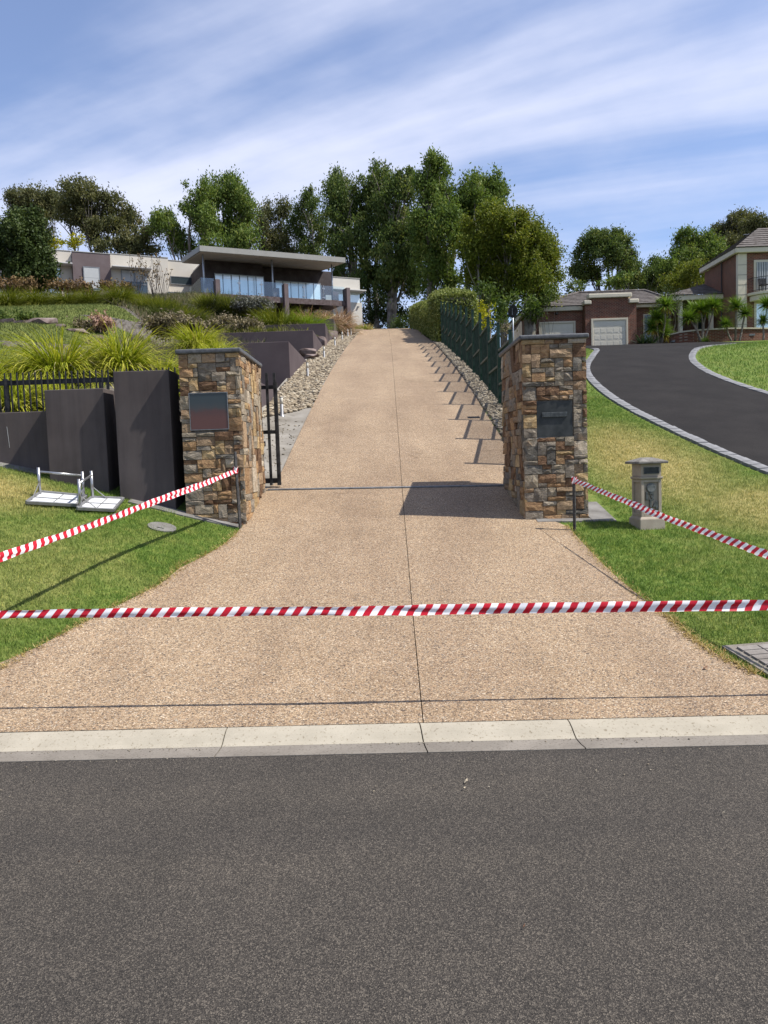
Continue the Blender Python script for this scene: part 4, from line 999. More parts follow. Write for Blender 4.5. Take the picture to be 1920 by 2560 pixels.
def bollards():
    proto = None
    data = [(705, 1039.8), (769.3, 941.8), (810.5, 894.8), (837.5, 865.8), (855.7, 850), (869.6, 842), (877.5, 838.4)]
    words_ = ['nearest steel garden bollard light, behind the sliding gate', 'second steel bollard light up the pebble strip', 'third steel bollard light, beside the third planter wall', 'fourth steel bollard light up the pebble strip', 'fifth bollard light, beside the pink fountain grass', 'sixth bollard light, short of the balcony pillar', 'farthest bollard light, at the crest']
    for i, (px, py) in enumerate(data):
        p = ground(px, py)
        x = min(p.x, float(le(p.y)) - .25)
        t = empty('bollard_light', (x, p.y, Ts(x, p.y))); tag(t, words_[i], 'bollard light', 'bollard lights along the driveway')
        if proto is None:
            q = MB(); q.lathe([(.055, -.1), (.055, .012), (.034, .016), (.034, .23)], 14); a = q.mesh('stem', True); a.materials.append(MT['bollard_metal'])
            q = MB(); q.lathe([(.033, .23), (.033, .36), (.03, .362)], 14); c = q.mesh('lamp_lens', True); c.materials.append(MT['bollard_lamp'])
            q = MB(); q.lathe([(.036, .362), (.036, .375), (.0, .378)], 14); d = q.mesh('cap', True); d.materials.append(MT['bollard_metal']); proto = (a, c, d)
        for nm, me in zip(('stem', 'lamp_lens', 'cap'), proto): link(nm, me, None, t)
bollards()

# ------------------------------------------------------------------ rocks
import bmesh
def rock(x, y, sx, sy, sz, label, seed, dz=0.0, mat='ledge_rock', group='red-brown ledge rocks in the garden'):
    rg = random.Random(seed); bm = bmesh.new()
    for k in range(26):
        v = Vector((rg.uniform(-1, 1), rg.uniform(-1, 1), rg.uniform(-1, 1)))
        mx = max(abs(c) for c in v); v = v / mx * rg.uniform(.8, 1); v = Vector((math.copysign(abs(v.x) ** .8, v.x) * sx, v.y * sy, v.z * sz)); bm.verts.new(v)
    r = bmesh.ops.convex_hull(bm, input=bm.verts[:]); bmesh.ops.delete(bm, geom=[e for e in r['geom_interior'] if isinstance(e, bmesh.types.BMVert)], context='VERTS')
    me = bpy.data.meshes.new('rock'); bm.to_mesh(me); bm.free(); me.materials.append(MT[mat])
    o = link('rock', me, None, None, (x, y, Ts(x, y) + sz * .45 + dz)); o.rotation_euler = (rg.uniform(-.1, .1), rg.uniform(-.1, .1), rg.uniform(-.4, .4)); tag(o, label, 'rock', group)
def rocks():
    L = [(16, 808, 30, 8, 25.0, 'flat rock at the far left end of the lawn ledge'), (52, 811, 19, 12, 24.8, 'dark square rock second from left on the lawn ledge'), (106, 812, 40, 17, 24.6, 'large reddish slab, biggest rock on the lawn ledge'),
         (153, 821, 12, 9, 24.2, 'small rock right of the big reddish slab'), (196, 825, 28, 9, 23.9, 'low dark slab behind the middle yellow grass clump'), (243, 824, 12, 14, 23.8, 'upright blocky rock in the middle of the ledge'),
         (386, 838, 18, 8, 23.0, 'dark slab below the dry brown bush'), (424, 841, 14, 10, 22.8, 'small dark rock right of the slab below the dry bush')]
    for i, (px, py, rx, rz, D, lb) in enumerate(L):
        p = at(px, py, D); k = D / FPX; rock(p.x, p.y, rx * k, rx * k * .5 + .1, rz * k * .36 + .05, lb, 40 + i, -.05)
    for i, (px, D, rx, rz, dz, lb) in enumerate(((553, 24.2, 12, 9, .15, 'long red rock lying on the second planter bed'), (576, 24.0, 9, 13, .18, 'pinkish upright rock on the second planter bed'), (611, 24.4, 22, 6, .08, 'low flat brown rock on the second planter bed'))):
        p = at(px, 860, D); k = D / FPX; rock(p.x, p.y, rx * k, .22, rz * k + .03, lb, 60 + i, dz)
    for i, (px, py, D, sx, sz, lb) in enumerate(((771, 897, 26.0, .28, .12, 'flat brown rock stacked at the foot of the third planter wall'), (781, 906, 25.4, .24, .07, 'dark flat slab tipping over the pebbles below the third planter wall'),
                 (804, 872, 31.2, .22, .20, 'orange rock wedged at the foot of the fourth planter wall'), (829, 843, 36.8, .30, .25, 'dark brown rock at the foot of the fifth planter wall'), (683, 966, 19.8, .12, .10, 'small round orange rock behind the sliding gate'), (704, 968, 20.0, .22, .07, 'flat tan rock at the corner of the second planter wall'))):
        p = at(px, py, D); x = float(xw(D)) + .05; rock(p.x, D, sx, sx * .8, sz, lb, 70 + i, .08 if i != 4 else .15)
rocks()

# ------------------------------------------------------------------ green stepped fence
def green_fence():
    y0, bay, nb = 11.9, 1.62, 14
    P = [Vector((float(fx_(y0 + bay * i)) + .05, y0 + bay * i, 0)) for i in range(nb + 1)]
    zb = [Ts(p.x, p.y) for p in P]; O = Vector((P[0].x, P[0].y, zb[0]))
    t = empty('boundary_fence', O); tag(t, 'dark green steel fence stepping up the right side of the driveway', 'fence')
    for i in range(nb + 1):
        top = (zb[i] + 1.72) if i < nb else zb[i] + 1.5
        q = MB(); q.box(-.032, .032, -.032, .032, -.3, top - zb[i]); q.box(-.037, .037, -.037, .037, top - zb[i], top - zb[i] + .008)
        q.build('post', MT['greenmetal'], t, loc=(P[i].x - O.x, P[i].y - O.y, zb[i] - O.z), bevel=.004)
    for i in range(nb):
        a, b_ = P[i], P[i + 1]; L = (b_ - a).length; ang = math.atan2(b_.y - a.y, b_.x - a.x)
        bot = zb[i] + .06; top = zb[i] + 1.40 + .16; M = Matrix.Translation((a.x - O.x, a.y - O.y, 0)) @ Matrix.Rotation(ang, 4, 'Z')
        bl = -O.z
        for z, w in ((top - .045, .022), (bot + (top - bot) * .50, .018), (bot, .018)):
            q = MB(); q.box(.034, L - .034, -.016, .020, z + bl, z + .045 + bl, 0, M); q.build('rail', MT['greenlight'], t)
        q = MB(); n = int((L - .08) / .042)
        for k in range(n):
            x = .06 + k * (L - .12) / (n - 1); q.box(x - .006, x + .006, -.030, -.0165, bot - .25 + bl, top + .0 + bl, 0, M)
        o = q.build('bars', MT['greenmesh'], t); o['kind'] = 'stuff'
green_fence()

# ------------------------------------------------------------------ foliage builders
def quad_leaves(c, d, L, w, rg):
    n = len(c); d = d / (np.linalg.norm(d, axis=1)[:, None] + 1e-9); r = rg.normal(0, 1, (n, 3)); s = np.cross(d, r); s /= (np.linalg.norm(s, axis=1)[:, None] + 1e-9)
    L = L[:, None]; w = w[:, None]
    return np.stack([c - d * L / 2, c + s * w / 2 - d * L * .05, c + d * L / 2, c - s * w / 2 - d * L * .05], 1)
def leaf_obj(name, mat, pos, dirs, L, w, rg, parent=None, tint=None):
    n = len(pos); v = quad_leaves(pos, dirs, L, w, rg).reshape(-1, 3); f = np.arange(4 * n).reshape(-1, 4)
    if tint is None: tint = rg.uniform(0, 1, n)
    return link(name, np_mesh(name, v, f, False, tint), MT[mat] if isinstance(mat, str) else mat, parent)
def lobes_world(lobes, D, seed, dj=2.2):
    rg = random.Random(seed); out = []
    for l in lobes:
        px, py, rx, rz = l[:4]; d = D + (l[4] if len(l) > 4 else rg.uniform(-dj, dj))
        p = at(px * K, py * K, d); k = d * K / FPX
        out.append((p, rx * k, min(rx, rz * 1.3) * k * .85 + .3, rz * k))
    return out
def crown(name, mat, lobes, base, rg, dens, Lf, droop, parent, cl=.6, per=46, wf=.32, flat=1.0):
    pos = []; dr = []; tn = []
    for (c, rx, ry, rz) in lobes:
        area = 4 * math.pi * ((rx * ry + rx * rz + ry * rz) / 3); n = max(3, int(area * dens))
        u = rg.normal(0, 1, (n, 3)); u /= np.linalg.norm(u, axis=1)[:, None]; r = rg.uniform(.18, 1.0, n) ** .45
        r *= 1 + rg.normal(0, .10, n)
        cc = np.array(c)[None] + u * r[:, None] * np.array([rx, ry, rz])[None]
        lo = cc[:, 2] < c[2] - rz * .6
        cs = cl * rg.uniform(.55, 1.35, n); ctint = rg.normal(0, .16, n)
        k = rg.integers(int(per * .5), int(per * 1.4), n); idx = np.repeat(np.arange(n), k)
        off = rg.normal(0, 1, (len(idx), 3)) * .52 * cs[idx][:, None]; off[:, 2] *= .8 * flat; off[:, 2] -= droop * .35 * cs[idx] * rg.uniform(0, 1, len(idx))
        pos.append(cc[idx] + off)
        d = rg.normal(0, 1, (len(idx), 3)); d[:, 2] -= droop * 1.6; dr.append(d); tn.append(np.clip(.45 + ctint[idx] + rg.normal(0, .2, len(idx)), 0, 1))
    pos = np.concatenate(pos) - np.array(base)[None]; dr = np.concatenate(dr); n = len(pos)
    return leaf_obj(name, mat, pos, dr, Lf * rg.uniform(.65, 1.35, n), Lf * wf * rg.uniform(.7, 1.3, n), rg, parent, np.concatenate(tn))
def limb(q, a, b_, r0_, r1_, rg, n=6, wob=.06, sides=7):
    L = (b_ - a).length; pts = []; mid = Vector((rg.uniform(-1, 1), rg.uniform(-1, 1), rg.uniform(-.2, .5))) * L * wob
    for i in range(n + 1):
        t = i / n; p = a.lerp(b_, t) + mid * math.sin(math.pi * t) + Vector((rg.uniform(-1, 1), rg.uniform(-1, 1), 0)) * L * wob * .18 * (0 < i < n)
        pts.append(p)
    q.tube(pts, [r0_ * (1 - i / n) + r1_ * i / n for i in range(n + 1)], sides); return pts
def tree(D, lobes, bases, mat, label, seed, name='gum_tree', dens=1.0, Lf=.30, droop=.7, bark='bark', tr=.26, cl=.6, per=46, group='gum trees behind the houses', cat='tree', wf=.32, dj=2.2, fork=.45, lean=None):
    rgn = np.random.default_rng(seed); rg = random.Random(seed); lw = lobes_world(lobes, D, seed, dj)
    leafy = []
    for (c, rx, ry, rz) in lw:                    # break every lobe into uneven sprays
        leafy.append((c, rx * .80, ry * .80, rz * .80))
        for k in range(7):
            a = rg.uniform(0, 6.283); e = rg.uniform(-.75, 1.0); h = math.sqrt(max(0, 1 - e * e)); r = rg.uniform(.62, .98); q_ = rg.uniform(.26, .48)
            leafy.append((c + Vector((math.cos(a) * h * rx * r, math.sin(a) * h * ry * r, e * rz * r)), rx * q_, ry * q_, rz * q_ * (1 + .45 * droop)))
    bs = []
    for (bx, by) in bases:
        p = at(bx * K, by * K, D); bs.append(Vector((p.x, D + rg.uniform(-.6, .6), min(p.z, Ts(p.x, D)) - .2)))
    t = empty(name, bs[0]); tag(t, label, cat, group)
    q = MB(); O = bs[0]
    for i, (c, rx, ry, rz) in enumerate(lw):
        b0 = min(bs, key=lambda p: abs(p.x - c.x) + rg.uniform(0, .8))
        topz = c.z + rz * .35; f = fork * rg.uniform(.8, 1.2)
        e1 = b0.lerp(Vector((c.x, c.y, topz)), f); e1.x = b0.x + (c.x - b0.x) * f * .6; e1.y = b0.y + (c.y - b0.y) * f * .6
        r = tr * rg.uniform(.7, 1.0) * (1 if i < len(bs) else .62)
        if i < len(bs) or rg.random() < .5:
            limb(q, b0 - O, e1 - O, r, r * .66, rg, 6, .04)
        p2 = limb(q, e1 - O, Vector((c.x, c.y, topz)) - O, r * .64, .03, rg, 6, .08, 6)
        for k in range(5):
            s = p2[rg.randint(1, 5)]; u = Vector((rg.uniform(-1, 1) * rx, rg.uniform(-1, 1) * ry, rg.uniform(-.6, .9) * rz)) * .85
            limb(q, s, c + u - O, r * .24, .015, rg, 4, .12, 5)
    q.build('trunk', MT[bark], t, True)
    crown('crown', mat, leafy, O, rgn, dens * 1.55, Lf * .74, droop, t, cl * .85, per * 2.0, wf * 1.3, 1 + droop * .5)
    return t
def bush(D, lobes, mat, label, seed, name='shrub', dens=2.2, Lf=.22, droop=.1, cl=.4, per=36, group='garden shrubs', cat='shrub', core=None, wf=.4, base=None, dj=.4, ztop=None):
    rgn = np.random.default_rng(seed); rg = random.Random(seed); lw = lobes_world(lobes, D, seed, dj); c0 = lw[0][0]
    O = Vector((c0.x, c0.y, Ts(c0.x, c0.y) if base is None else base)); t = empty(name, O); tag(t, label, cat, group)
    q = MB()
    for (c, rx, ry, rz) in lw:
        for k in range(6):
            u = Vector((rg.uniform(-1, 1) * rx, rg.uniform(-1, 1) * ry, rg.uniform(-.2, .8) * rz)) * .8
            limb(q, Vector((O.x + (c.x - O.x) * .5, O.y + (c.y - O.y) * .5, O.z - .1)) - O, c + u - O, .014, .004, rg, 4, .1, 4)
    q.build('stems', MT['bark_dark'], t, True)
    crown('foliage', mat, lw, O, rgn, dens, Lf, droop, t, cl, per, wf)
    return t
def clump_mesh(n, L, w, r0_, spread, droop, seed, segs=5, up=.15, name='leaves'):
    rg = np.random.default_rng(seed); az = rg.uniform(0, 2 * np.pi, n); th = up + spread * rg.uniform(0, 1, n) ** .8; LL = L * rg.uniform(.55, 1.12, n); ww = w * rg.uniform(.6, 1.25, n)
    rr = r0_ * np.sqrt(rg.uniform(0, 1, n)); a2 = az + rg.normal(0, .5, n)
    p = np.stack([rr * np.cos(a2), rr * np.sin(a2), np.zeros(n)], 1); bend = droop * rg.uniform(.5, 1.3, n); rows = []
    tw = rg.normal(0, .5, n); sd_ = np.stack([-np.sin(az + tw), np.cos(az + tw), rg.normal(0, .15, n)], 1)
    for i in range(segs + 1):
        t = i / segs; wid = ww * (1 - t) ** .55 * (.55 + .45 * min(1, t * 4)); wid = np.maximum(wid, .0006)
        rows.append((p - sd_ * wid[:, None] / 2, p + sd_ * wid[:, None] / 2))
        ang = th + bend * (t + .5 / segs) ** 1.5; st = LL / segs
        p = p + np.stack([np.sin(ang) * np.cos(az) * st, np.sin(ang) * np.sin(az) * st, np.cos(ang) * st], 1)
    v = np.stack([np.stack(r, 1) for r in rows], 1).reshape(-1, 3)       # n, segs+1, 2
    b = (np.arange(n) * (segs + 1) * 2)[:, None, None]; i = (np.arange(segs) * 2)[None, :, None]
    f = (b + i + np.array([0, 1, 3, 2])[None, None, :]).reshape(-1, 4)
    base = np.clip(rg.normal(.5, .22, n), 0, 1)
    tint = np.clip(base[:, None] + np.linspace(-.25, .30, segs)[None], 0, 1).ravel()
    return np_mesh(name, v, f, False, tint)
def clump(px, py, D, meshes, mat, label, seed, s=1.0, group=None, name='grass_clump', cat='grass clump', sz=None, z=None):
    p = at(px, py, D); rg = random.Random(seed); zz = Ts(p.x, p.y) if z is None else z
    t = empty(name, (p.x, p.y, zz - .03)); tag(t, label, cat, group)
    for nm, me, m_ in (meshes if isinstance(meshes, list) else [('leaves', meshes, mat)]):
        if len(me.materials) == 0: me.materials.append(MT[m_])
        o = link(nm, me, None, t); o.rotation_euler = (0, 0, rg.uniform(0, 6.28)); o.scale = (s, s, s * (sz or 1))
    return t

# ------------------------------------------------------------------ garden planting on the left
def planting():
    yc = [clump_mesh(1500, 1.2, .024, .2, 1.15, 1.45, 100 + k, 6) for k in range(3)]
    dry = [clump_mesh(200, 1.0, .018, .2, 1.1, 1.7, 130 + k, 5) for k in range(3)]
    dmat = leafmat('straw_strap_leaf', (.30, .24, .10), (.45, .38, .18), (.55, .48, .28)); MT['straw'] = dmat
    g = 'yellow-green strappy grass clumps behind the black fence'
    for i, (px, py, D, s, lb) in enumerate(((30, 1010, 11.1, .82, 'nearest arching yellow-green grass clump, pushing through the black fence'), (160, 1000, 11.3, .62, 'yellow-green grass clump behind the fence bars, right of the nearest one'), (-40, 930, 12.6, .8, 'yellow-green grass clump cut by the left picture edge'), (150, 945, 13.2, 1.0, 'tall fountain-shaped yellow-green grass clump above the fence'),
              (305, 925, 13.8, .92, 'yellow-green grass clump above the tallest charcoal wall'), (398, 915, 14.0, .72, 'smaller green grass clump squeezed against the left stone pillar'), (492, 870, 16.6, .70, 'yellow grass clump rising over the cap of the left stone pillar'), (60, 945, 13.6, .55, 'low yellow-green grass clump between two taller ones at far left'), (545, 880, 15.6, .55, 'small yellow grass clump beside the red garden rocks'))):
        clump(px, py, D, [('leaves', yc[i % 3], 'strap'), ('dry_leaves', dry[i % 3], 'straw')], None, lb, 200 + i, s, g, z={6: 3.85, 8: 3.5}.get(i))
    # dark mounded tussock row below the long wing
    lm = [clump_mesh(2000, 1.1, .022, .30, 1.45, 1.1, 150 + k, 5) for k in range(3)]
    pos = ['far left', 'second from left', 'third from left', 'fourth from left', 'fifth from left', 'sixth from left', 'last, at the lawn corner']
    for i, (px, py, s) in enumerate(((22, 772, 1.25), (95, 774, 1.1), (165, 776, 1.0), (225, 780, 1.0), (300, 787, 1.2), (366, 793, 1.0), (440, 800, 1.05))):
        D = 32.6 - i * .25; clump(px, py - 6, D, [('leaves', lm[i % 3], 'strap_green')], None, f'mounded green tussock at the top of the hill lawn, {pos[i]}', 220 + i, s * .74, 'mounded tussocks along the top of the hill lawn', sz=1.05)
    for i, (px, D, s) in enumerate(((-25, 33, 1.1), (60, 33.6, 1.0), (130, 34, .9), (262, 34, 1.0), (340, 33.5, 1.0), (405, 33, .9))):
        clump(px, 770, D, [('leaves', lm[(i + 1) % 3], 'strap_green')], None, f'green tussock in the second row behind the front tussocks, number {["one", "two", "three", "four", "five", "six"][i]} from left', 240 + i, s * .62, 'second row of tussocks below the long wing')
    ds = [clump_mesh(700, .95, .026, .4, .7, .9, 170 + k, 5) for k in range(2)]
    w_ = ['left', 'second from left', 'third from left', 'middle', 'fifth from left', 'sixth from left', 'seventh from left', 'right']
    for row, (py, D, n, xa, xb, sc, wd) in enumerate(((792, 29.5, 8, 402, 620, 1.15, 'upper'), (806, 27.6, 8, 412, 640, 1.0, 'lower'))):
        for i in range(n):
            px = xa + (xb - xa) * i / (n - 1) + (i % 3 - 1) * 4; p = ground(px, py + (i % 2) * 5); clump(px, py, p.y, [('leaves', ds[(i + row) % 2], 'dark_strap' if (i + row) % 3 else 'strap_green')], None, f'dark strappy plant on the bank below the balcony, {w_[i]} in the {wd} row', 260 + i + 20 * row, sc * (.9 + .1 * (i % 3)), 'dark strappy plants on the bank below the balcony')
    gl = clump_mesh(1500, 1.05, .02, .45, 1.15, 1.1, 190, 5); gl2 = clump_mesh(1500, .95, .02, .45, 1.15, 1.1, 191, 5)
    clump(694, 815, 33.7, [('leaves', gl, 'strap_green')], None, 'large round green tussock below the balcony', 270, 1.3, 'round tussocks below the balcony')
    clump(762, 815, 34.0, [('leaves', gl2, 'strap_lime')], None, 'bright lime tussock right of the large green one', 271, 1.2, 'round tussocks below the balcony')
    clump(640, 795, 34.6, [('leaves', gl, 'strap_lime')], None, 'yellowish green tussock left of the large round one', 272, .85, 'round tussocks below the balcony')
    # fountain grass by the highest planter
    fg = clump_mesh(520, 1.2, .022, .35, 1.0, 1.9, 195, 6); fp = clump_mesh(520, 1.3, .042, .35, 1.05, 1.6, 196, 6, name='plumes')
    for i, (px, D, s, lb) in enumerate(((806, 40.6, 1.1, 'pinkish brown fountain grass spilling over the fifth planter wall'), (836, 42.5, 1.25, 'large pinkish fountain grass beside the balcony pillar'), (770, 39.5, .9, 'pinkish fountain grass behind the lime tussock'), (848, 44.6, 1.0, 'fountain grass drooping over the pebbles by the far bollards'))):
        clump(px, 800, D, [('leaves', fg, 'drybush'), ('plumes', fp, 'pink_grass')], None, lb, 280 + i, s, 'pinkish fountain grasses near the balcony')
    # low yellow-green groundcover tufts along the third planter
    tf = [clump_mesh(240, .42, .02, .18, .9, .9, 198 + k, 4) for k in range(2)]
    rg = random.Random(3); words_ = ['far left', 'second', 'third', 'fourth', 'fifth', 'sixth', 'seventh', 'eighth', 'ninth', 'tenth', 'eleventh', 'far right']
    for i in range(12):
        px = 530 + 20.5 * i; D = 27.9 + rg.uniform(-.4, .4) + (i % 2) * .8
        clump(px, 835, D, [('leaves', tf[i % 2], 'strap' if i % 3 else 'strap_green')], None, f'low yellow-green tuft behind the third planter wall, {words_[i]} in its row', 300 + i, 1.25, 'low tufts behind the third planter wall')
    # dry and grey bushes
    kc = 1 / K
    def B(px, py, rx, rz, D, mat, lb, seed, **kw): bush(D, [(px * kc, py * kc, rx * kc, rz * kc)], mat, lb, seed, dens=kw.pop('dens', 5) * 5, Lf=kw.pop('Lf', .13), cl=.22, per=46, **kw)
    gd = 'dry brown bushes on the bank'
    B(425, 812, 52, 22, 26.0, 'drybush', 'wide dry grey-brown bush above the yellow grass clumps', 320, group=gd, dens=6)
    B(485, 822, 35, 18, 26.4, 'drybush', 'dry brown bush right of the widest dry bush', 321, group=gd)
    B(562, 810, 40, 14, 29.0, 'drybush', 'low dry bush in the middle of the bank', 322, group=gd)
    B(614, 816, 40, 12, 28.6, 'drybush', 'low dry bush just above the yellow tufts', 326, group=gd)
    B(252, 806, 16, 12, 24.6, 'pink_grass', 'small rust-coloured dry plant on the lawn ledge', 323, group=gd)
    B(215, 815, 24, 7, 24.4, 'drybush', 'thin dry weeds along the lawn ledge', 327, group=gd)
    B(632, 762, 46, 13, 37.5, 'lavender', 'grey lavender bush in front of the deck', 324, group='grey bushes', dens=8)
    B(540, 764, 14, 8, 38, 'lavender', 'small pale bush left of the lavender', 325, group='grey bushes', dens=8)
    B(70, 795, 13, 8, 24.9, 'bushgreen', 'small green weed above the big reddish slab', 328, group='green weeds on the ledge', dens=8)
    B(5, 797, 10, 8, 25.2, 'bushgreen', 'small green weed at the far left of the ledge', 329, group='green weeds on the ledge', dens=8)
    gs = 'brown seed-head shrubs below the long wing'
    for i, (px, py, rx, rz, lb) in enumerate(((10, 708, 34, 13, 'brown seed-head shrub at the far left'), (62, 710, 30, 12, 'brown seed-head shrub under the dark round tree'), (150, 716, 26, 11, 'brown seed-head shrub below the left window'), (196, 716, 30, 11, 'brown seed-head shrub below the mauve panel'), (272, 716, 20, 12, 'brown seed-head shrub right of the mauve panel'), (318, 720, 18, 10, 'brown seed-head shrub below the double window'))):
        B(px, py, rx, rz, 36.5, 'sedum', lb, 330 + i, group=gs, dens=1.6, Lf=.15, dj=.3)
    # thin bare twigs with a few seed heads
    rg = random.Random(12)
    for i, (px, lb) in enumerate(((385, 'thin twiggy plant with seed heads against the cream wall, taller of two'), (408, 'thin twiggy plant with seed heads, right of the taller one'), (345, 'thin twiggy plant in front of the double window'))):
        D = 36; p = at(px, 740, D); z = Ts(p.x, D); t = empty('twiggy_plant', (p.x, D, z)); tag(t, lb, 'plant', 'thin twiggy plants')
        q = MB(); ends = []
        for k in range(12):
            e = Vector((rg.uniform(-.55, .55), rg.uniform(-.3, .3), rg.uniform(1.2, 2.3))); limb(q, Vector((0, 0, 0)), e, .012, .006, rg, 5, .08, 4); ends += [e, e * .85 + Vector((rg.uniform(-.1, .1), 0, 0)), e * .7]
        q.build('twigs', MT['bark_dark'], t)
        rgn = np.random.default_rng(i); pp = np.repeat(np.array([tuple(e) for e in ends]), 4, 0) + rgn.normal(0, .035, (len(ends) * 4, 3)); n = len(pp)
        leaf_obj('seed_heads', 'sedum', pp, rgn.normal(0, 1, (n, 3)), np.full(n, .09), np.full(n, .05), rgn, t)['kind'] = 'stuff'
    # bed at the foot of the house by the crest
    cs = clump_mesh(300, .5, .03, .3, 1.0, 1.0, 199, 4)
    for i, (px, D, s, m_, lb) in enumerate(((893, 51.5, 1.1, 'strap_lime', 'bright green groundcover at the foot of the pale wall, left one'), (903, 51.8, 1.1, 'strap_lime', 'bright green groundcover at the foot of the pale wall, right one'), (912, 52.0, 1.2, 'straw', 'straw-coloured tuft at the corner of the drive crest'), (897, 53.0, 1.5, 'pink_grass', 'dry tuft against the pale wall'))):
        me = cs.copy(); me.materials.clear(); clump(px, 828, D, [('leaves', me, m_)], None, lb, 345 + i, s, 'small plants by the crest', z=float(zd(D)) - .05)
planting()
# lawn on the left slope
def bank_weeds():
    def ok(x, y):
        edge_ = -5.7 - np.interp(y, [18.5, 22, 25, 28, 30, 32.2], [2.4, 1.6, 2.2, 2.4, 3.6, 6.0])
        return (x < xw(y) - .35) & ((x > edge_) | (y > 32.4)) & (y > 20.6)
    for nm, lb, n, h, w, mt, sd_ in (('bank_weeds', 'dry straw weeds and litter covering the bank beside the hill lawn', 60000, .19, .04, 'drybush', 61), ('bank_grass', 'low olive green growth between the shrubs on the bank', 30000, .22, .032, 'dark_strap', 62)):
        blades(nm, lb, n, (-18, -2.9), (20.6, 46), ok, h, w, .03, sd_, mt)
bank_weeds()
def hill_lawn():
    xs = np.linspace(0, 1, 60); ys = np.linspace(18.5, 32.2, 60)
    def fx(s, y): return -5.9 - (1 - s) * 40 - np.interp(y, [18.5, 22, 25, 28, 30, 32.2], [2.4, 1.6, 2.2, 2.4, 3.6, 6.0])
    sheet('hill_lawn', xs, ys, .012, MT['hill_lawn'], fx=fx)
    blades('hill_grass', 'mown grass on the left hill lawn', 90000, (-20, -6), (18.5, 32), lambda x, y: x < fx(1, y), .06, .022, .0, 41, 'hill_blade', 1.2)
g = NG('hill_blade'); a = g.node('ShaderNodeAttribute', attribute_name='tint').outputs['Fac']; n_ = g.noise(g.gpos(), 2.4, 6, .7).outputs[0]
c_ = g.mix(1.0, g.ramp(n_, [(.3, (.105, .145, .04)), (.55, (.165, .20, .055)), (.78, (.26, .265, .10))]), g.ramp(a, [(0, (.75, .8, .75)), (1, (1.4, 1.3, 1.2))]), 'MULTIPLY'); MT['hill_blade'] = g.pbr(c_, .7, spec=.15)
hill_lawn()

# ------------------------------------------------------------------ hedge and shrubs by the crest
def hedge(name, pts, w, h0, h1, label, seed, n):
    rg = np.random.default_rng(seed); (xa, ya), (xb, yb) = pts; O = Vector((xa, ya, Ts(xa, ya))); t = empty(name, O); tag(t, label, 'hedge', 'clipped hedge along the right of the drive')
    L = yb - ya; q = MB(); m_ = 12
    for i in range(m_):
        y0, y1 = ya + L * i / m_, ya + L * (i + 1) / m_; x0, x1 = xa + (xb - xa) * i / m_, xa + (xb - xa) * (i + 1) / m_
        za, zb = float(zd(y0)), float(zd(y1)); ha, hb = h0 + (h1 - h0) * i / m_, h0 + (h1 - h0) * (i + 1) / m_; s = .22
        q.hexa([Vector((x0 + s, y0 + (s if i == 0 else 0), za - .1)) - O, Vector((x0 + w - s, y0 + (s if i == 0 else 0), za - .1)) - O, Vector((x1 + w - s, y1, zb - .1)) - O, Vector((x1 + s, y1, zb - .1)) - O],
               [Vector((x0 + s, y0 + (s if i == 0 else 0), za + ha - s)) - O, Vector((x0 + w - s, y0 + (s if i == 0 else 0), za + ha - s)) - O, Vector((x1 + w - s, y1, zb + hb - s)) - O, Vector((x1 + s, y1, zb + hb - s)) - O])
    q.build('twig_core', MT['hedgecore'], t)
    f = rg.uniform(0, 1, n); y = ya + L * rg.uniform(0, 1, n); u = (y - ya) / L; x0 = xa + (xb - xa) * u; h = h0 + (h1 - h0) * u
    a = rg.uniform(0, 1, n); x = np.empty(n); z = np.empty(n)
    lf = f < .42; tp = (f >= .42) & (f < .78); fr = (f >= .78) & (f < .9); rt = f >= .9
    x[lf] = 0; z[lf] = a[lf]; x[tp] = a[tp]; z[tp] = 1; x[fr] = a[fr]; z[fr] = rg.uniform(0, 1, fr.sum()); y[fr] = ya; x[rt] = 1; z[rt] = a[rt]
    h = np.where(fr, h0, h); x0 = np.where(fr, xa, x0)
    bump = .06 * np.sin(y * 3.1) + .05 * np.sin(y * 7.7 + z * 5) + rg.normal(0, .055, n)
    # soft shoulders
    zz = z * h; sh = np.clip((z - .82) / .18, 0, 1) ** 2 * .16
    X = x0 + x * w + np.where(lf, sh - bump, 0) + np.where(rt, -sh + bump, 0); Z = zz + np.where(tp, bump - .16 * np.abs(2 * x - 1) ** 3, 0); Y = y + np.where(fr, -bump + sh, 0)
    pos = np.stack([X, Y, Z + zd(Y)], 1) - np.array(O); d = rg.normal(0, 1, (n, 3)); d[:, 2] += .4
    leaf_obj('foliage', 'hedge', pos, d, rg.uniform(.06, .13, n), rg.uniform(.04, .075, n), rg, t)
hedge('hedge', ((2.52, 38.2), (2.15, 52.5)), 1.3, 1.6, 1.4, 'long lower clipped hedge running up to the crest', 51, 24000)
hedge('hedge', ((2.52, 33.6), (2.56, 38.1)), 1.7, 2.0, 2.1, 'taller clipped hedge block where the green fence ends', 52, 22000)

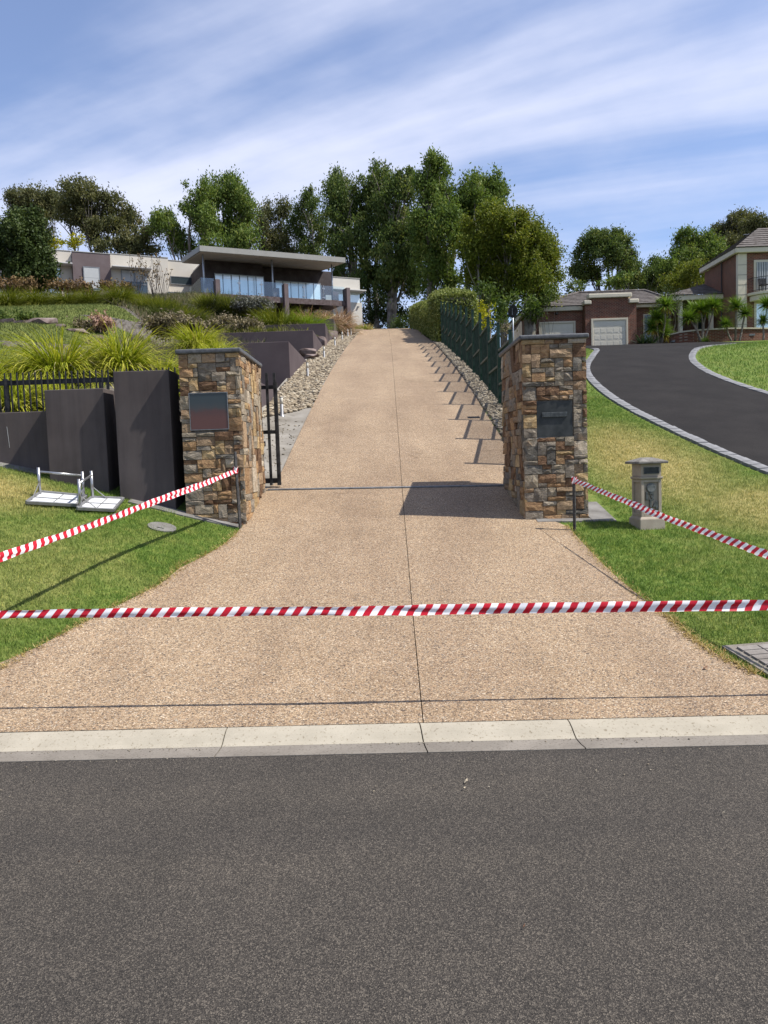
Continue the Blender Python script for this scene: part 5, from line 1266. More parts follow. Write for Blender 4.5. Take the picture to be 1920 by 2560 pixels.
def crest_shrubs():
    g = 'shrubs around the crest of the driveway'
    bush(70, [(815, 655, 30, 35), (790, 690, 20, 25), (845, 670, 28, 30), (870, 690, 20, 28), (830, 690, 40, 20)], 'dense', 'mass of dark shrubs closing the view at the top of the driveway', 401, dens=1.6, Lf=.28, cl=.5, group=g)
    bush(58.5, [(856, 699, 20, 11), (872, 694, 14, 12)], 'bushgreen', 'small rounded green shrub at the far left end of the hedge', 402, dens=3, Lf=.18, group=g)
    bush(42, [(1024, 668, 22, 24, 0), (1010, 690, 16, 22, 0), (1036, 690, 14, 24, .3)], 'yellowleaf', 'bright yellow-leaved shrub behind the green fence', 403, dens=2.6, Lf=.2, group=g)
    bush(47, [(985, 640, 30, 18), (1050, 640, 30, 30), (1090, 665, 30, 30), (1070, 690, 30, 30), (1130, 650, 30, 25)], 'bushgreen', 'mid-green shrubs filling in behind the fence', 404, dens=1.5, Lf=.24, group=g)
    bush(56, [(1180, 640, 25, 18), (1150, 665, 28, 25)], 'bushgreen', 'green shrub at the corner of the brick garage', 405, dens=1.8, Lf=.24, group=g)
    bush(34, [(1085, 700, 14, 14, 0), (1098, 716, 12, 12, 0)], 'drybush', 'thin pale shrub behind the round sign', 406, dens=2.0, Lf=.12, cl=.25, group=g)
crest_shrubs()

# ------------------------------------------------------------------ round sign and paling fence between the two drives
def round_sign():
    p = at(1286, 880, 27.0); z0 = Ts(p.x, p.y); top = at(1282, 779, 27.0); t = empty('round_sign', (top.x, 27.0, z0)); tag(t, 'round black disc on a thin grey pole behind the right stone pillar', 'sign')
    h = top.z - z0; q = MB(); q.tube([(0, 0, -.3), (0, 0, h + .1)], .022, 8); q.build('pole', MT['post'], t, True)
    q = MB(); q.lathe([(.05, -.02), (.18, -.015), (.215, 0), (.215, .02), (.05, .026)], 28); o = q.build('disc', MT['black'], t, False); o.location = (0, -.03, h); o.rotation_euler = (R(90), 0, R(-52)); o.scale = (1, 1.0, 1)
    q = MB(); q.box(-.03, .03, -.05, -.0, h - .12, h + .10); q.build('bracket', MT['alu_dull'], t)
round_sign()
def paling_fence():
    a, b_ = Vector((5.6, 33.0)), Vector((10.25, 56.5)); n = 150; t = empty('paling_fence', (a.x, a.y, Ts(a.x, a.y))); tag(t, 'weathered brown paling fence running up to the brick garage corner', 'fence')
    O = Vector(t.location); q = MB(); rg = random.Random(6); d = (b_ - a).normalized(); s = Vector((-d.y, d.x)); L = (b_ - a).length
    for i in range(n):
        p0 = a + d * (L * i / n + .004); p1 = a + d * (L * (i + 1) / n - .006); z = Ts(p0.x, p0.y); w = s * .012
        top = z + .85 + 1.1 * i / n + rg.uniform(-.01, .01)
        q.hexa([Vector((*(p0 - w), z - .1)) - O, Vector((*(p1 - w), z - .1)) - O, Vector((*(p1 + w), z - .1)) - O, Vector((*(p0 + w), z - .1)) - O], [Vector((*(p0 - w), top)) - O, Vector((*(p1 - w), top)) - O, Vector((*(p1 + w), top)) - O, Vector((*(p0 + w), top)) - O])
    o = q.build('palings', MT['paling'], t); o['kind'] = 'stuff'
    for i in range(11):
        p = a + d * (L * i / 10) + s * .07; q = MB(); z = Ts(p.x, p.y); q.box(p.x - .05 - O.x, p.x + .05 - O.x, p.y - .05 - O.y, p.y + .05 - O.y, z - .1 - O.z, z + .78 + 1.1 * i / 10 - O.z); q.build('post', MT['paling'], t)
paling_fence()

# ------------------------------------------------------------------ modern house on the left
def modern_house():
    A = R(25.5); P1 = Vector((-10.26, 51.0, 0)); eu = Vector((math.cos(A), math.sin(A), 0)); ev = Vector((-math.sin(A), math.cos(A), 0)); Z0 = 10.2
    t = empty('modern_house', (P1.x, P1.y, Z0), A); tag(t, 'modern flat-roofed house with cream and mauve render, raised deck and skillion roof', 'house')
    def fac(px, py, v):
        d = ray(px, py); D = (v + P1.x * ev.x + P1.y * ev.y) / (d.x * ev.x + ev.y); w = Vector((d.x * D, D, CAMH + d.z * D))
        r = w - P1; return r.x * eu.x + r.y * eu.y, w.z - Z0
    def bx(name, u0, u1, v0, v1, z0, z1, mat, parent=t, bevel=.012): q = MB(); q.box(min(u0, u1), max(u0, u1), v0, v1, z0, z1); return q.build(name, MT[mat], parent, bevel=bevel)
    FL = 12.2 - Z0
    def window(name, pa, pb, v, panes, fill='curtain', parent=t, fr='alframe', label=None, blind=0.0, transom=None, slats=0):
        u0, z1 = fac(*pa, v); u1, z0 = fac(*pb, v); o = bx(name, u0, u1, v - .03, v + .10, z0, z1, 'black', parent, 0)
        if label: o['label'] = label
        w = .05
        for a in ((u0, u1, z0, z0 + w), (u0, u1, z1 - w, z1)): bx('frame', a[0], a[1], v - .07, v - .031, a[2], a[3], fr, o, 0)
        for i in range(panes + 1):
            x = u0 + (u1 - u0) * i / panes; bx('frame', x - w / 2 * (0 < i < panes) - (w if i == panes else 0), x + w / 2 * (0 < i < panes) + (w if i == 0 else 0), v - .069, v - .032, z0 + w, z1 - w, fr, o, 0)
        for i in range(panes):
            xa, xb = u0 + (u1 - u0) * i / panes + w * .7, u0 + (u1 - u0) * (i + 1) / panes - w * .7
            bx('pane', xa, xb, v - .05, v - .035, z0 + w, z1 - w, fill, o, 0)
            if blind:
                n = slats or 1; hb = (z1 - z0 - 2 * w) * blind
                for k in range(n): bx('blind', xa + .02, xb - .02, v - .0505 - .006, v - .0502, z1 - w - hb * (k + 1) / n + .008, z1 - w - hb * k / n - .004, 'blind', o, 0)
        if transom is not None:
            zt = z0 + (z1 - z0) * transom; bx('frame', u0 + w, u1 - w, v - .075, v - .0505, zt - .03, zt + .03, fr, o, 0)
        return o
    # the long single-storey wing
    uL = -17.0
    ua, ztop = fac(139, 626, 6.6); u1, zd1 = fac(179, 629, 6.15); u2, _ = fac(275, 634.6, 6.15); u3, z2 = fac(420, 646, 6.35); u4, z3 = fac(487, 658, 6.9)
    zb = -1.2
    bx('wall', uL, u1 - .0, 6.6, 12, zb, ztop, 'cream'); bx('wall', u1 + .003, u2 - .003, 6.15, 12.1, zb, zd1, 'mauve'); bx('wall', u2, u3 - .002, 6.38, 12, zb, z2 + .02, 'cream'); bx('wall', u3, .6, 6.9, 12, zb, z3 + .05, 'cream')
    for a, b_, v, z in ((uL, u1 - .01, 6.57, ztop), (u1 - .02, u2 + .02, 6.12, zd1), (u2 + .03, u3, 6.35, z2 + .02), (u3 + .01, .1, 6.87, z3 + .05)): bx('roof_capping', a, b_, v, v + .25, z + .002, z + .06, 'fascia')
    uh0, zh = fac(132, 656, 6.0); uh1, _ = fac(179, 659, 6.0); bx('sun_hood', uh0 - 3, u1 - .03, 5.7, 6.598, zh - .07, zh, 'white_trim')
    uh0, zh = fac(277, 663, 5.8); uh1, zz = fac(379, 671, 5.8); bx('sun_hood', u2 + .03, uh1, 5.6, 6.378, zh - .10, zh - .02, 'white_trim')
    window('window', (120, 664), (155, 735), 6.6, 1, 'curtain', transom=.55)
    window('window', (207, 666), (252, 728), 6.15, 1, 'glass', blind=.93, slats=2)
    window('window', (302, 674), (371, 745), 6.38, 2, 'glass', blind=.42, transom=.48)
    window('window', (425, 690), (500, 715), 6.9, 1, 'glass', label='narrow dark slot window')
    ux0, zc0 = fac(420, 729, 4.6); ux1, _ = fac(508, 733, 4.6); bx('porch_canopy', ux0, .12, 4.6, 6.897, zc0 - .30, zc0, 'white_trim')
    bx('canopy_soffit', ux0 + .08, .10, 4.7, 6.85, zc0 - .36, zc0 - .302, 'soffit')
    # tall block with the deck
    bx('wall', .0, 3.98, 2.6, 12.5, -.9, 14.90 - Z0, 'darkbrown'); bx('wall', 3.983, 9.45, 3.4, 12.5, -.9, 14.96 - Z0, 'darkbrown')
    window('window', (535, 682.7), (661.6, 745), 2.6, 6, 'curtain', label='six-pane glazed doors on the deck, left set'); window('window', (687, 701), (803, 752), 3.4, 6, 'curtain', label='six-pane glazed doors on the deck, right set')
    # skillion roof
    rf = MB(); ru0, ru1, rv0, rv1 = -1.02, 8.85, -.55, 4.9; zf, zbk = 15.0 - Z0, 15.48 - Z0
    rf.hexa([(ru0, rv0, zf - .34), (ru1, rv0, zf - .34), (ru1, rv1, zbk - .3), (ru0, rv1, zbk - .3)], [(ru0, rv0, zf), (ru1, rv0, zf), (ru1, rv1, zbk), (ru0, rv1, zbk)]); roof = rf.build('skillion_roof', MT['fascia'], t)
    bx('rear_roof', .2, 9.4, 4.95, 12.4, 14.97 - Z0, 15.2 - Z0, 'fascia')
    n = 5
    for i in range(n):
        a, b_ = ru0 + .1 + (ru1 - ru0 - .2) * i / n, ru0 + .1 + (ru1 - ru0 - .2) * (i + 1) / n - .015; q = MB()
        q.hexa([(a, rv0 + .08, zf - .37), (b_, rv0 + .08, zf - .37), (b_, 4.85, zbk - .33), (a, 4.85, zbk - .33)], [(a, rv0 + .08, zf - .335), (b_, rv0 + .08, zf - .335), (b_, 4.85, zbk - .303), (a, 4.85, zbk - .303)]); q.build('soffit_panel', MT['soffit'], roof)
    q = MB(); q.box(ru0 + 1.2, ru1 - .3, 2.4, 2.6, zf + .05, zf + .13); q.build('roof_vent', MT['fascia'], roof)
    for u in (-.62, 3.96, 8.22):
        q = MB(); q.tube([(u, .42, FL), (u, .42, zf - .3)], .055, 10); q.build('roof_post', MT['post'], t, True)
        bx('post_plinth', u - .02, u + .42, .36, .62, FL + .001, FL + .68, 'mauve')
    # deck
    for k in range(13): bx('deck_board', -.95, 9.2, .05 + k * .25, .29 + k * .25, FL - .05, FL - (.004 * (k % 2)), 'brownbeam', bevel=0)
    for a, b_ in ((.26, 4.52), (4.82, 8.98)): bx('deck_beam', a, b_, -.02, .048, FL - .36, FL + .01, 'brownbeam')
    bx('deck_beam', -1.0, -.955, .06, 3.5, FL - .36, FL + .01, 'brownbeam'); bx('deck_beam', -.95, -.05, .0, .048, FL - .36, FL + .01, 'brownbeam')
    for u in (1.9, 3.4, 6.2, 7.6): bx('deck_joist', u, u + .06, .06, 3.4, FL - .30, FL - .055, 'brownbeam', bevel=0)
    zt1 = fac(546, 700, 0)[1]; zt2 = fac(717, 711, 0)[1]; zt3 = fac(867, 721, 0)[1]
    bx('deck_pillar', -.04, .255, -.22, .28, -1.5, zt1, 'mauve'); bx('deck_pillar', 4.525, 4.815, -.22, .28, -1.5, zt2, 'mauve'); bx('deck_pillar', 8.985, 9.25, -.25, .45, -1.2, zt3, 'mauve')
    bx('base_wall', 8.6, 9.24, .452, 4.0, -1.2, .62, 'mauve')
    bx('under_wall', .1, 9.0, 4.0, 4.3, -1.5, FL - .4, 'darkbrown')
    bx('pier', 8.4, 8.9, 3.4, 3.98, -1.2, FL - .4, 'white_render')
    # glass balustrade
    gb = [(.27, 1.55), (1.58, 3.05), (3.08, 4.51), (4.83, 6.0), (6.03, 7.4), (7.43, 8.97)]
    for a, b_ in gb: bx('glass_panel', a, b_, .10, .114, FL + .06, FL + .98, 'bglass', bevel=0)
    bx('glass_panel', -.9, -.06, .10, .114, FL + .06, FL + .98, 'bglass', bevel=0); q = MB(); q.box(-.93, -.916, .12, 3.4, FL + .06, FL + .98); q.build('glass_panel', MT['bglass'], t)
    for u in (1.565, 3.065, 6.015, 7.415):
        q = MB(); q.tube([(u, .06, FL + .1), (u, .06, FL + .98)], .022, 6); q.box(u - .09, u + .09, .05, .13, FL + .12, FL + .20); q.box(u - .09, u + .09, .05, .13, FL + .74, FL + .82); q.build('balustrade_clamp', MT['alu'], t)
    bx('deck_seat', 8.0, 8.7, 1.2, 1.7, FL, FL + .6, 'blind')
    # pale two-storey corner piece at the right
    v = 4.9; ur, zt = fac(899, 698, v); _, zh = fac(850, 728, v); _, zw0 = fac(870, 755, v); ur2, _ = fac(905, 760, v)
    bx('wall', 9.46, ur, v, 11, zh + .05, zt, 'white_render'); bx('roof_capping', 9.47, ur + .03, v - .03, v + .3, zt + .002, zt + .06, 'fascia')
    us, _ = fac(914, 729, v - .6); bx('sun_hood', 9.47, us, v - .75, 11.2, zh - .04, zh + .048, 'white_trim')
    bx('wall', 9.46, ur2, v + .001, 11, -1.6, zw0, 'white_render'); bx('window', 9.5, ur2 - .15, v + .05, 10.8, zw0 + .002, zh - .042, 'curtain', bevel=0)
    q = MB(); q.tube([(ur2 - .35, v - .12, zw0 - .35), (ur2 - .35, v, zw0 - .3)], .07, 8); q.build('wall_lamp', MT['white_trim'], t)
    q = MB(); q.box(ur2 - 1.0, ur2 - .7, v - .03, v, .55, .62); q.build('wall_vent', MT['black'], t)
modern_house()

# ------------------------------------------------------------------ brick house on the right
def tiled(q, e0, e1, r1, r0_, n, dz=.045):
    """courses of tiles between the eave e0-e1 and the ridge r0-r1"""
    e0, e1, r0_, r1 = map(Vector, (e0, e1, r0_, r1)); up = (e1 - e0).cross(r0_ - e0).normalized()
    if up.z < 0: up = -up
    for i in range(n):
        a, b_ = i / n, (i + 1) / n; p = [e0.lerp(r0_, a) + up * dz, e1.lerp(r1, a) + up * dz, e1.lerp(r1, b_) + up * .004, e0.lerp(r0_, b_) + up * .004]
        bt = [e0.lerp(r0_, a) - up * .01, e1.lerp(r1, a) - up * .01]
        q.add(p + bt, [(0, 1, 2, 3), (4, 5, 1, 0)])
def brick_house():
    D = 58.0
    def X(px, py, d=D): return at(px, py, d).x
    def Zp(px, py, d=D): return at(px, py, d).z
    B0 = Vector((X(1400, 860), D, 8.75)); t = empty('brick_house', B0); tag(t, 'red brick house with two cream garage doors and grey tiled hip roofs', 'house')
    def bx(name, x0, x1, y0, y1, z0, z1, mat, parent=t, bevel=.01):
        q = MB(); q.box(min(x0, x1) - B0.x, max(x0, x1) - B0.x, y0 - D, y1 - D, z0 - B0.z, z1 - B0.z); return q.build(name, MT[mat], parent, bevel=bevel)
    zb = 8.5
    # garage with the first door
    xa, xq, xg, xg2 = X(1322, 800), X(1338, 800), X(1456, 800), X(1591, 810, 57.2); ze = Zp(1390, 779)
    bx('quoin_pilaster', xa, xq, 57.94, 58.4, zb, ze - .002, 'creampaint'); 
    for k in range(4): bx('quoin_groove', xa - .01, xq + .01, 57.932, 57.939, ze - .62 * k - .66, ze - .62 * k - .63, 'rooftile', bevel=0)
    bx('wall', xq + .002, xg, 58.0, 66, zb, ze, 'brick'); bx('wall', xa + .05, xq, 58.41, 66, zb, ze, 'brick')
    bx('fascia', xa - .2, xg - .02, 57.75, 57.99, ze + .003, ze + .32, 'creampaint', bevel=.03); bx('fascia', xa - .24, xa - .005, 58.0, 66, ze + .003, ze + .32, 'creampaint', bevel=.03)
    def gdoor(px0, px1, py, d, label):
        x0, x1, zt = X(px0, py, d), X(px1, py, d), Zp((px0 + px1) / 2, py, d); o = bx('garage_door', x0 + .14, x1 - .14, d - .02, d + .05, zb, zt - .14, 'garagedoor', bevel=0); o['label'] = label
        bx('door_frame', x0, x0 + .138, d - .10, d + .02, zb, zt, 'creampaint', o); bx('door_frame', x1 - .138, x1, d - .10, d + .02, zb, zt, 'creampaint', o); bx('door_frame', x0 + .139, x1 - .139, d - .10, d + .02, zt - .138, zt, 'creampaint', o)
        rows, cols = 4, 5; h = (zt - .16 - 8.78) / rows; w = (x1 - x0 - .34) / cols
        for r in range(rows):
            bx('panel_row', x0 + .15, x1 - .15, d - .032, d - .0205, 8.79 + h * r + .012, 8.79 + h * (r + 1) - .012, 'garagedoor', o, 0)
            for c in range(cols): bx('raised_panel', x0 + .17 + w * c + .06, x0 + .17 + w * (c + 1) - .06, d - .039, d - .0325, 8.79 + h * r + .09, 8.79 + h * (r + 1) - .09, 'garagedoor', o, .008)
    gdoor(1347, 1438, 804, 58.0, 'left garage door, half hidden by the stone pillar')
    # second garage, brought forward under a stepped parapet
    d = 57.2; zt = Zp(1524, 745, d); zs = Zp(1465, 762, d); xm0, xm1 = X(1477, 745, d), X(1571, 741, d)
    bx('wall', xg, xg2, d, 66, zb, zs, 'brick'); bx('parapet_wall', xm0, xm1, d + .001, d + .35, zs + .002, zt, 'brick')
    bx('parapet_cap', xm0 - .22, xm1 + .2, d - .22, d + .5, zt + .002, zt + .30, 'creampaint', bevel=.05)
    bx('parapet_cap', xg - .12, xm0 - .002, d - .2, d + .5, zs + .002, zs + .28, 'creampaint', bevel=.05); bx('parapet_cap', xm1 + .002, xg2 + .15, d - .2, d + .5, zs + .002, zs + .28, 'creampaint', bevel=.05)
    gdoor(1477, 1569, 796, d, 'right garage door with raised panels')
    q = MB(); q.box(X(1388, 785) - B0.x, X(1394, 785) - B0.x, -.25, -.001, Zp(1390, 787) - B0.z, Zp(1390, 782) - B0.z); q.build('floodlight', MT['black'], t)
    # hall right of the garages
    x5, x6 = xg2 + .002, X(1700, 780); zr_ = Zp(1620, 768)
    bx('wall', x5, X(1640, 780), 58.4, 66, zb, zr_, 'brick'); bx('fascia', x5 + .16, X(1668, 760), 57.9, 58.38, zr_ + .003, zr_ + .30, 'creampaint', bevel=.03)
    w = bx('window', X(1612, 790), X(1632, 790), 58.33, 58.5, zb + .6, Zp(1620, 783), 'creampaint'); bx('pane', X(1615, 790), X(1630, 790), 58.31, 58.329, zb + .7, Zp(1620, 786), 'glass', w, 0)
    # roof over the garages
    q = MB(); O = Vector((B0.x, D, B0.z)); V = lambda x, y, z: Vector((x, y, z)) - O
    xl, xr = xa - .3, X(1690, 765); ry = 63.0; rz = Zp(1443, 735, ry) + .05; rx0, rx1 = X(1446, 735, ry), X(1612, 727, ry); ez = ze + .33
    tiled(q, V(xl, 57.7, ez), V(xr, 57.7, ez), V(rx1, ry, rz), V(rx0, ry, rz), 9); tiled(q, V(xl, 68.3, ez), V(xl, 57.7, ez), V(rx0, ry, rz), V(rx0, ry, rz), 9); tiled(q, V(xr, 57.7, ez), V(xr, 68.3, ez), V(rx1, ry, rz), V(rx1, ry, rz), 9); tiled(q, V(xr, 68.3, ez), V(xl, 68.3, ez), V(rx0, ry, rz), V(rx1, ry, rz), 9)
    o = q.build('tiled_roof', MT['rooftile'], t); o['kind'] = 'stuff'
    for a, b_ in ((V(xl, 57.7, ez), V(rx0, ry, rz)), (V(rx0, ry, rz), V(rx1, ry, rz)), (V(xr, 57.7, ez), V(rx1, ry, rz))):
        q = MB(); q.tube([a + Vector((0, 0, .06)), b_ + Vector((0, 0, .06))], .10, 8); q.build('ridge_cap', MT['rooftile'], t)
    # entry porch
    pz = Zp(1760, 741, 56.5); x7, x8 = X(1668, 745, 56.5), X(1843, 738, 56.5)
    bx('fascia', x7, x8 - .05, 56.3, 56.6, pz - .24, pz + .10, 'creampaint', bevel=.03)
    bx('wall', X(1640, 800, 60) + .01, x8, 60, 66, zb, pz, 'brick'); bx('porch_ceiling', x7, x8 - .06, 56.61, 60, pz - .1, pz - .02, 'creampaint', bevel=0)
    for px in (1705, 1782, 1850): bx('porch_column', X(px - 6, 800, 56.6), X(px + 2, 800, 56.6), 56.61, 56.95, zb, pz - .11, 'creampaint')
    for p0, p1 in ((1740, 1756), (1795, 1838)):
        w = bx('window', X(p0, 800, 60), X(p1, 800, 60), 59.9, 59.99, zb + .3, pz - .6, 'creampaint'); bx('pane', X(p0, 800, 60) + .12, X(p1, 800, 60) - .12, 59.88, 59.899, zb + .4, pz - .7, 'glass', w, 0)
    dr = bx('front_door', X(1758, 800, 60), X(1778, 800, 60), 59.9, 59.99, zb, pz - .5, 'darkbrown'); 
    q = MB(); ax, az = X(1792, 704, 60.5), Zp(1792, 704, 60.5)
    tiled(q, V(x7 - .2, 56.2, pz + .11), V(x8, 56.2, pz + .11), V(ax + .3, 60.5, az), V(ax - .3, 60.5, az), 9); tiled(q, V(x7 - .2, 66, pz + .11), V(x7 - .2, 56.2, pz + .11), V(ax - .3, 60.5, az), V(ax - .3, 61.5, az), 9); tiled(q, V(x8, 56.2, pz + .11), V(x8, 66, pz + .11), V(ax + .3, 61.5, az), V(ax + .3, 60.5, az), 9)
    o = q.build('porch_roof', MT['rooftile'], t); o['kind'] = 'stuff'
    # two-storey block
    d = 54.0; xs = X(1844, 700, d); zt = Zp(1850, 634, d); xe = xs + 9
    bx('wall', xs + .03, xe, d, 59.5, 8.2, zt, 'brick'); bx('quoin_pilaster', xs, X(1866, 700, d), d - .06, d + .25, 8.2, zt - .002, 'creampaint')
    for k in range(8): bx('quoin_groove', xs - .008, X(1866, 700, d) + .008, d - .068, d - .061, 8.9 + .66 * k, 8.925 + .66 * k, 'rooftile', bevel=0)
    bx('fascia', xs - .25, xe, d - .3, d - .065, zt + .002, zt + .34, 'creampaint', bevel=.04); bx('fascia', xs - .26, xs - .003, d - .06, 59.8, zt + .002, zt + .34, 'creampaint', bevel=.04)
    q = MB(); q.tube([(xs - .05 - B0.x, 56.4 - D, 9 - B0.z), (xs - .05 - B0.x, 56.4 - D, zt - B0.z)], .05, 8); q.build('downpipe', MT['darkbrown'], t)
    q = MB(); ridge = zt + .36 + 2.0
    tiled(q, V(xs - .3, d - .35, zt + .345), V(xe + .3, d - .35, zt + .345), V(xe - 2.7, d + 2.75, ridge), V(xs + 2.7, d + 2.75, ridge), 9); tiled(q, V(xs - .3, 59.85, zt + .345), V(xs - .3, d - .35, zt + .345), V(xs + 2.7, d + 2.75, ridge), V(xs + 2.7, d + 2.75, ridge), 9)
    tiled(q, V(xe + .3, 59.85, zt + .345), V(xs - .3, 59.85, zt + .345), V(xs + 2.7, d + 2.75, ridge), V(xe - 2.7, d + 2.75, ridge), 9)
    o = q.build('upper_roof', MT['rooftile'], t); o['kind'] = 'stuff'
    x0, x1 = X(1884, 690, d), X(1960, 690, d); w = bx('window', x0, x1, d - .06, d + .02, Zp(1900, 728, d), Zp(1900, 650, d), 'creampaint'); bx('pane', x0 + .16, x1 - .16, d - .07, d - .061, Zp(1900, 727, d), Zp(1900, 656, d), 'glass', w, 0)
    for k in range(5): q = MB(); c_ = x0 + .22 + k * .16; q.tube([(c_ - B0.x, d - .085 - D, Zp(1900, 727, d) - B0.z), (c_ - B0.x, d - .085 - D, Zp(1900, 657, d) - B0.z)], .06, 6); q.build('curtain', MT['blind'], w)
    w = bx('window', X(1885, 790, d), X(1960, 790, d), d - .06, d + .02, 8.9, Zp(1900, 755, d), 'creampaint'); bx('pane', X(1885, 790, d) + .14, X(1960, 790, d) - .14, d - .07, d - .061, 9.0, Zp(1900, 760, d), 'curtain', w, 0)
    # curved balcony with wrought railing
    zc = Zp(1895, 730, d - .6); q = MB(); cx = X(1921, 730, d); r = cx - X(1872, 730, d - .3)
    arc = [(cx - B0.x - r * math.cos(a), d - D - .065 - .85 * r * .9 * math.sin(a)) for a in np.linspace(0, math.pi, 17)]
    bl = MB(); bl.prism(arc, zc - .18 - B0.z, zc - B0.z); bal = bl.build('balcony', MT['creampaint'], t, bevel=.02)
    arc2 = [(cx - B0.x - (r * 1) * .9 * math.cos(a), d - D - .065 - .85 * r * .8 * math.sin(a)) for a in np.linspace(0, math.pi, 17)]
    q = MB(); q.prism(arc2, zc - .55 - B0.z, zc - .182 - B0.z); q.build('balcony_base', MT['creampaint'], bal, bevel=.05)
    rl = MB(); ring = [(cx - B0.x - (r - .08) * math.cos(a), d - D - .07 - .85 * (r - .08) * .9 * math.sin(a)) for a in np.linspace(.02, math.pi - .02, 25)]
    for z in (.12, .95): rl.tube([(x, y, zc + z - B0.z) for x, y in ring], .02, 5)
    for x, y in ring: rl.tube([(x, y, zc - B0.z), (x, y, zc + .95 - B0.z)], .010, 4)
    rl.build('railing', MT['blackmetal'], bal)
    # chair on the balcony
    ch = empty('balcony_chair', (X(1912, 720, d - .7), d - .55, zc)); tag(ch, 'dark chair standing on the upper balcony of the brick house', 'chair')
    for sx in (-.2, .2):
        for sy in (-.2, .2): q = MB(); q.tube([(sx, sy, 0), (sx, sy, .44)], .018, 5); q.build('leg', MT['blackmetal'], ch)
    q = MB(); q.box(-.24, .24, -.24, .24, .44, .48); q.build('seat', MT['blackmetal'], ch); q = MB(); q.hexa([(-.24, .2, .481), (.24, .2, .481), (.24, .24, .481), (-.24, .24, .481)], [(-.26, .26, .95), (.26, .26, .95), (.26, .30, .95), (-.26, .30, .95)]); q.build('backrest', MT['blackmetal'], ch)
    # aerial on the upper roof
    p = at(1893, 600, 57.5); an = empty('tv_aerial', (p.x, 57.5, zt + 1.6)); tag(an, 'thin TV aerial on the upper roof of the brick house', 'aerial')
    h = at(1893, 583, 57.5).z - zt - 1.6; q = MB(); q.tube([(0, 0, 0), (0, 0, h)], .02, 5); q.build('mast', MT['post'], an)
    q = MB(); q.tube([(-1.0, 0, h - .08), (1.3, 0, h + .12)], .015, 5); 
    for k in range(9): x = -.95 + k * .27; q.tube([(x, -.2, h - .08 + .2 * (x + 1) / 2.3), (x, .2, h - .08 + .2 * (x + 1) / 2.3)], .008, 4)
    q.build('antenna_arm', MT['post'], an)
brick_house()

def garden_wall():
    pts = [at(px, py, D) for px, py, D in ((1672, 836, 52.0), (1700, 829, 51.2), (1740, 824, 50.6), (1805, 820, 50.2), (1860, 819, 50.2), (1925, 819, 50.4), (1990, 818, 50.6))]
    c = catmull([(p.x, p.y) for p in pts], 4); zt = np.interp([p.x for p in c], [p.x for p in pts], [p.z for p in pts]); O = Vector((c[0].x, c[0].y, Ts(c[0].x, c[0].y)))
    t = empty('garden_wall', O); tag(t, 'low curved brick garden wall with cream capping behind the yuccas', 'wall'); q = MB(); k = MB()
    for i in range(len(c) - 1):
        a, b_ = c[i], c[i + 1]; n = Vector((-(b_ - a).y, (b_ - a).x)).normalized() * .23
        ring = lambda z0, z1, e=0: [Vector((a.x - n.x * e, a.y - n.y * e, z0)) - O, Vector((b_.x - n.x * e, b_.y - n.y * e, z1)) - O, Vector((b_.x + n.x * (1 + e), b_.y + n.y * (1 + e), z1)) - O, Vector((a.x + n.x * (1 + e), a.y + n.y * (1 + e), z0)) - O]
        q.hexa(ring(O.z - .8, O.z - .8), ring(zt[i] - .09, zt[i + 1] - .09)); k.hexa(ring(zt[i] - .088, zt[i + 1] - .088, .25), ring(zt[i], zt[i + 1], .25))
    q.build('brick_face', MT['brick'], t); k.build('capping', MT['creampaint'], t)
    for px, py in ((1705, 846), (1879, 837)):
        p = at(px, py, 50.3); b_ = MB(); b_.box(-.18, .18, -.03, .3, -.06, .06); y = float(np.interp(p.x, [w.x for w in c], [w.y for w in c])); b_.build('wall_vent', MT['alframe'], t, loc=Vector((p.x, y, p.z)) - O)
garden_wall()

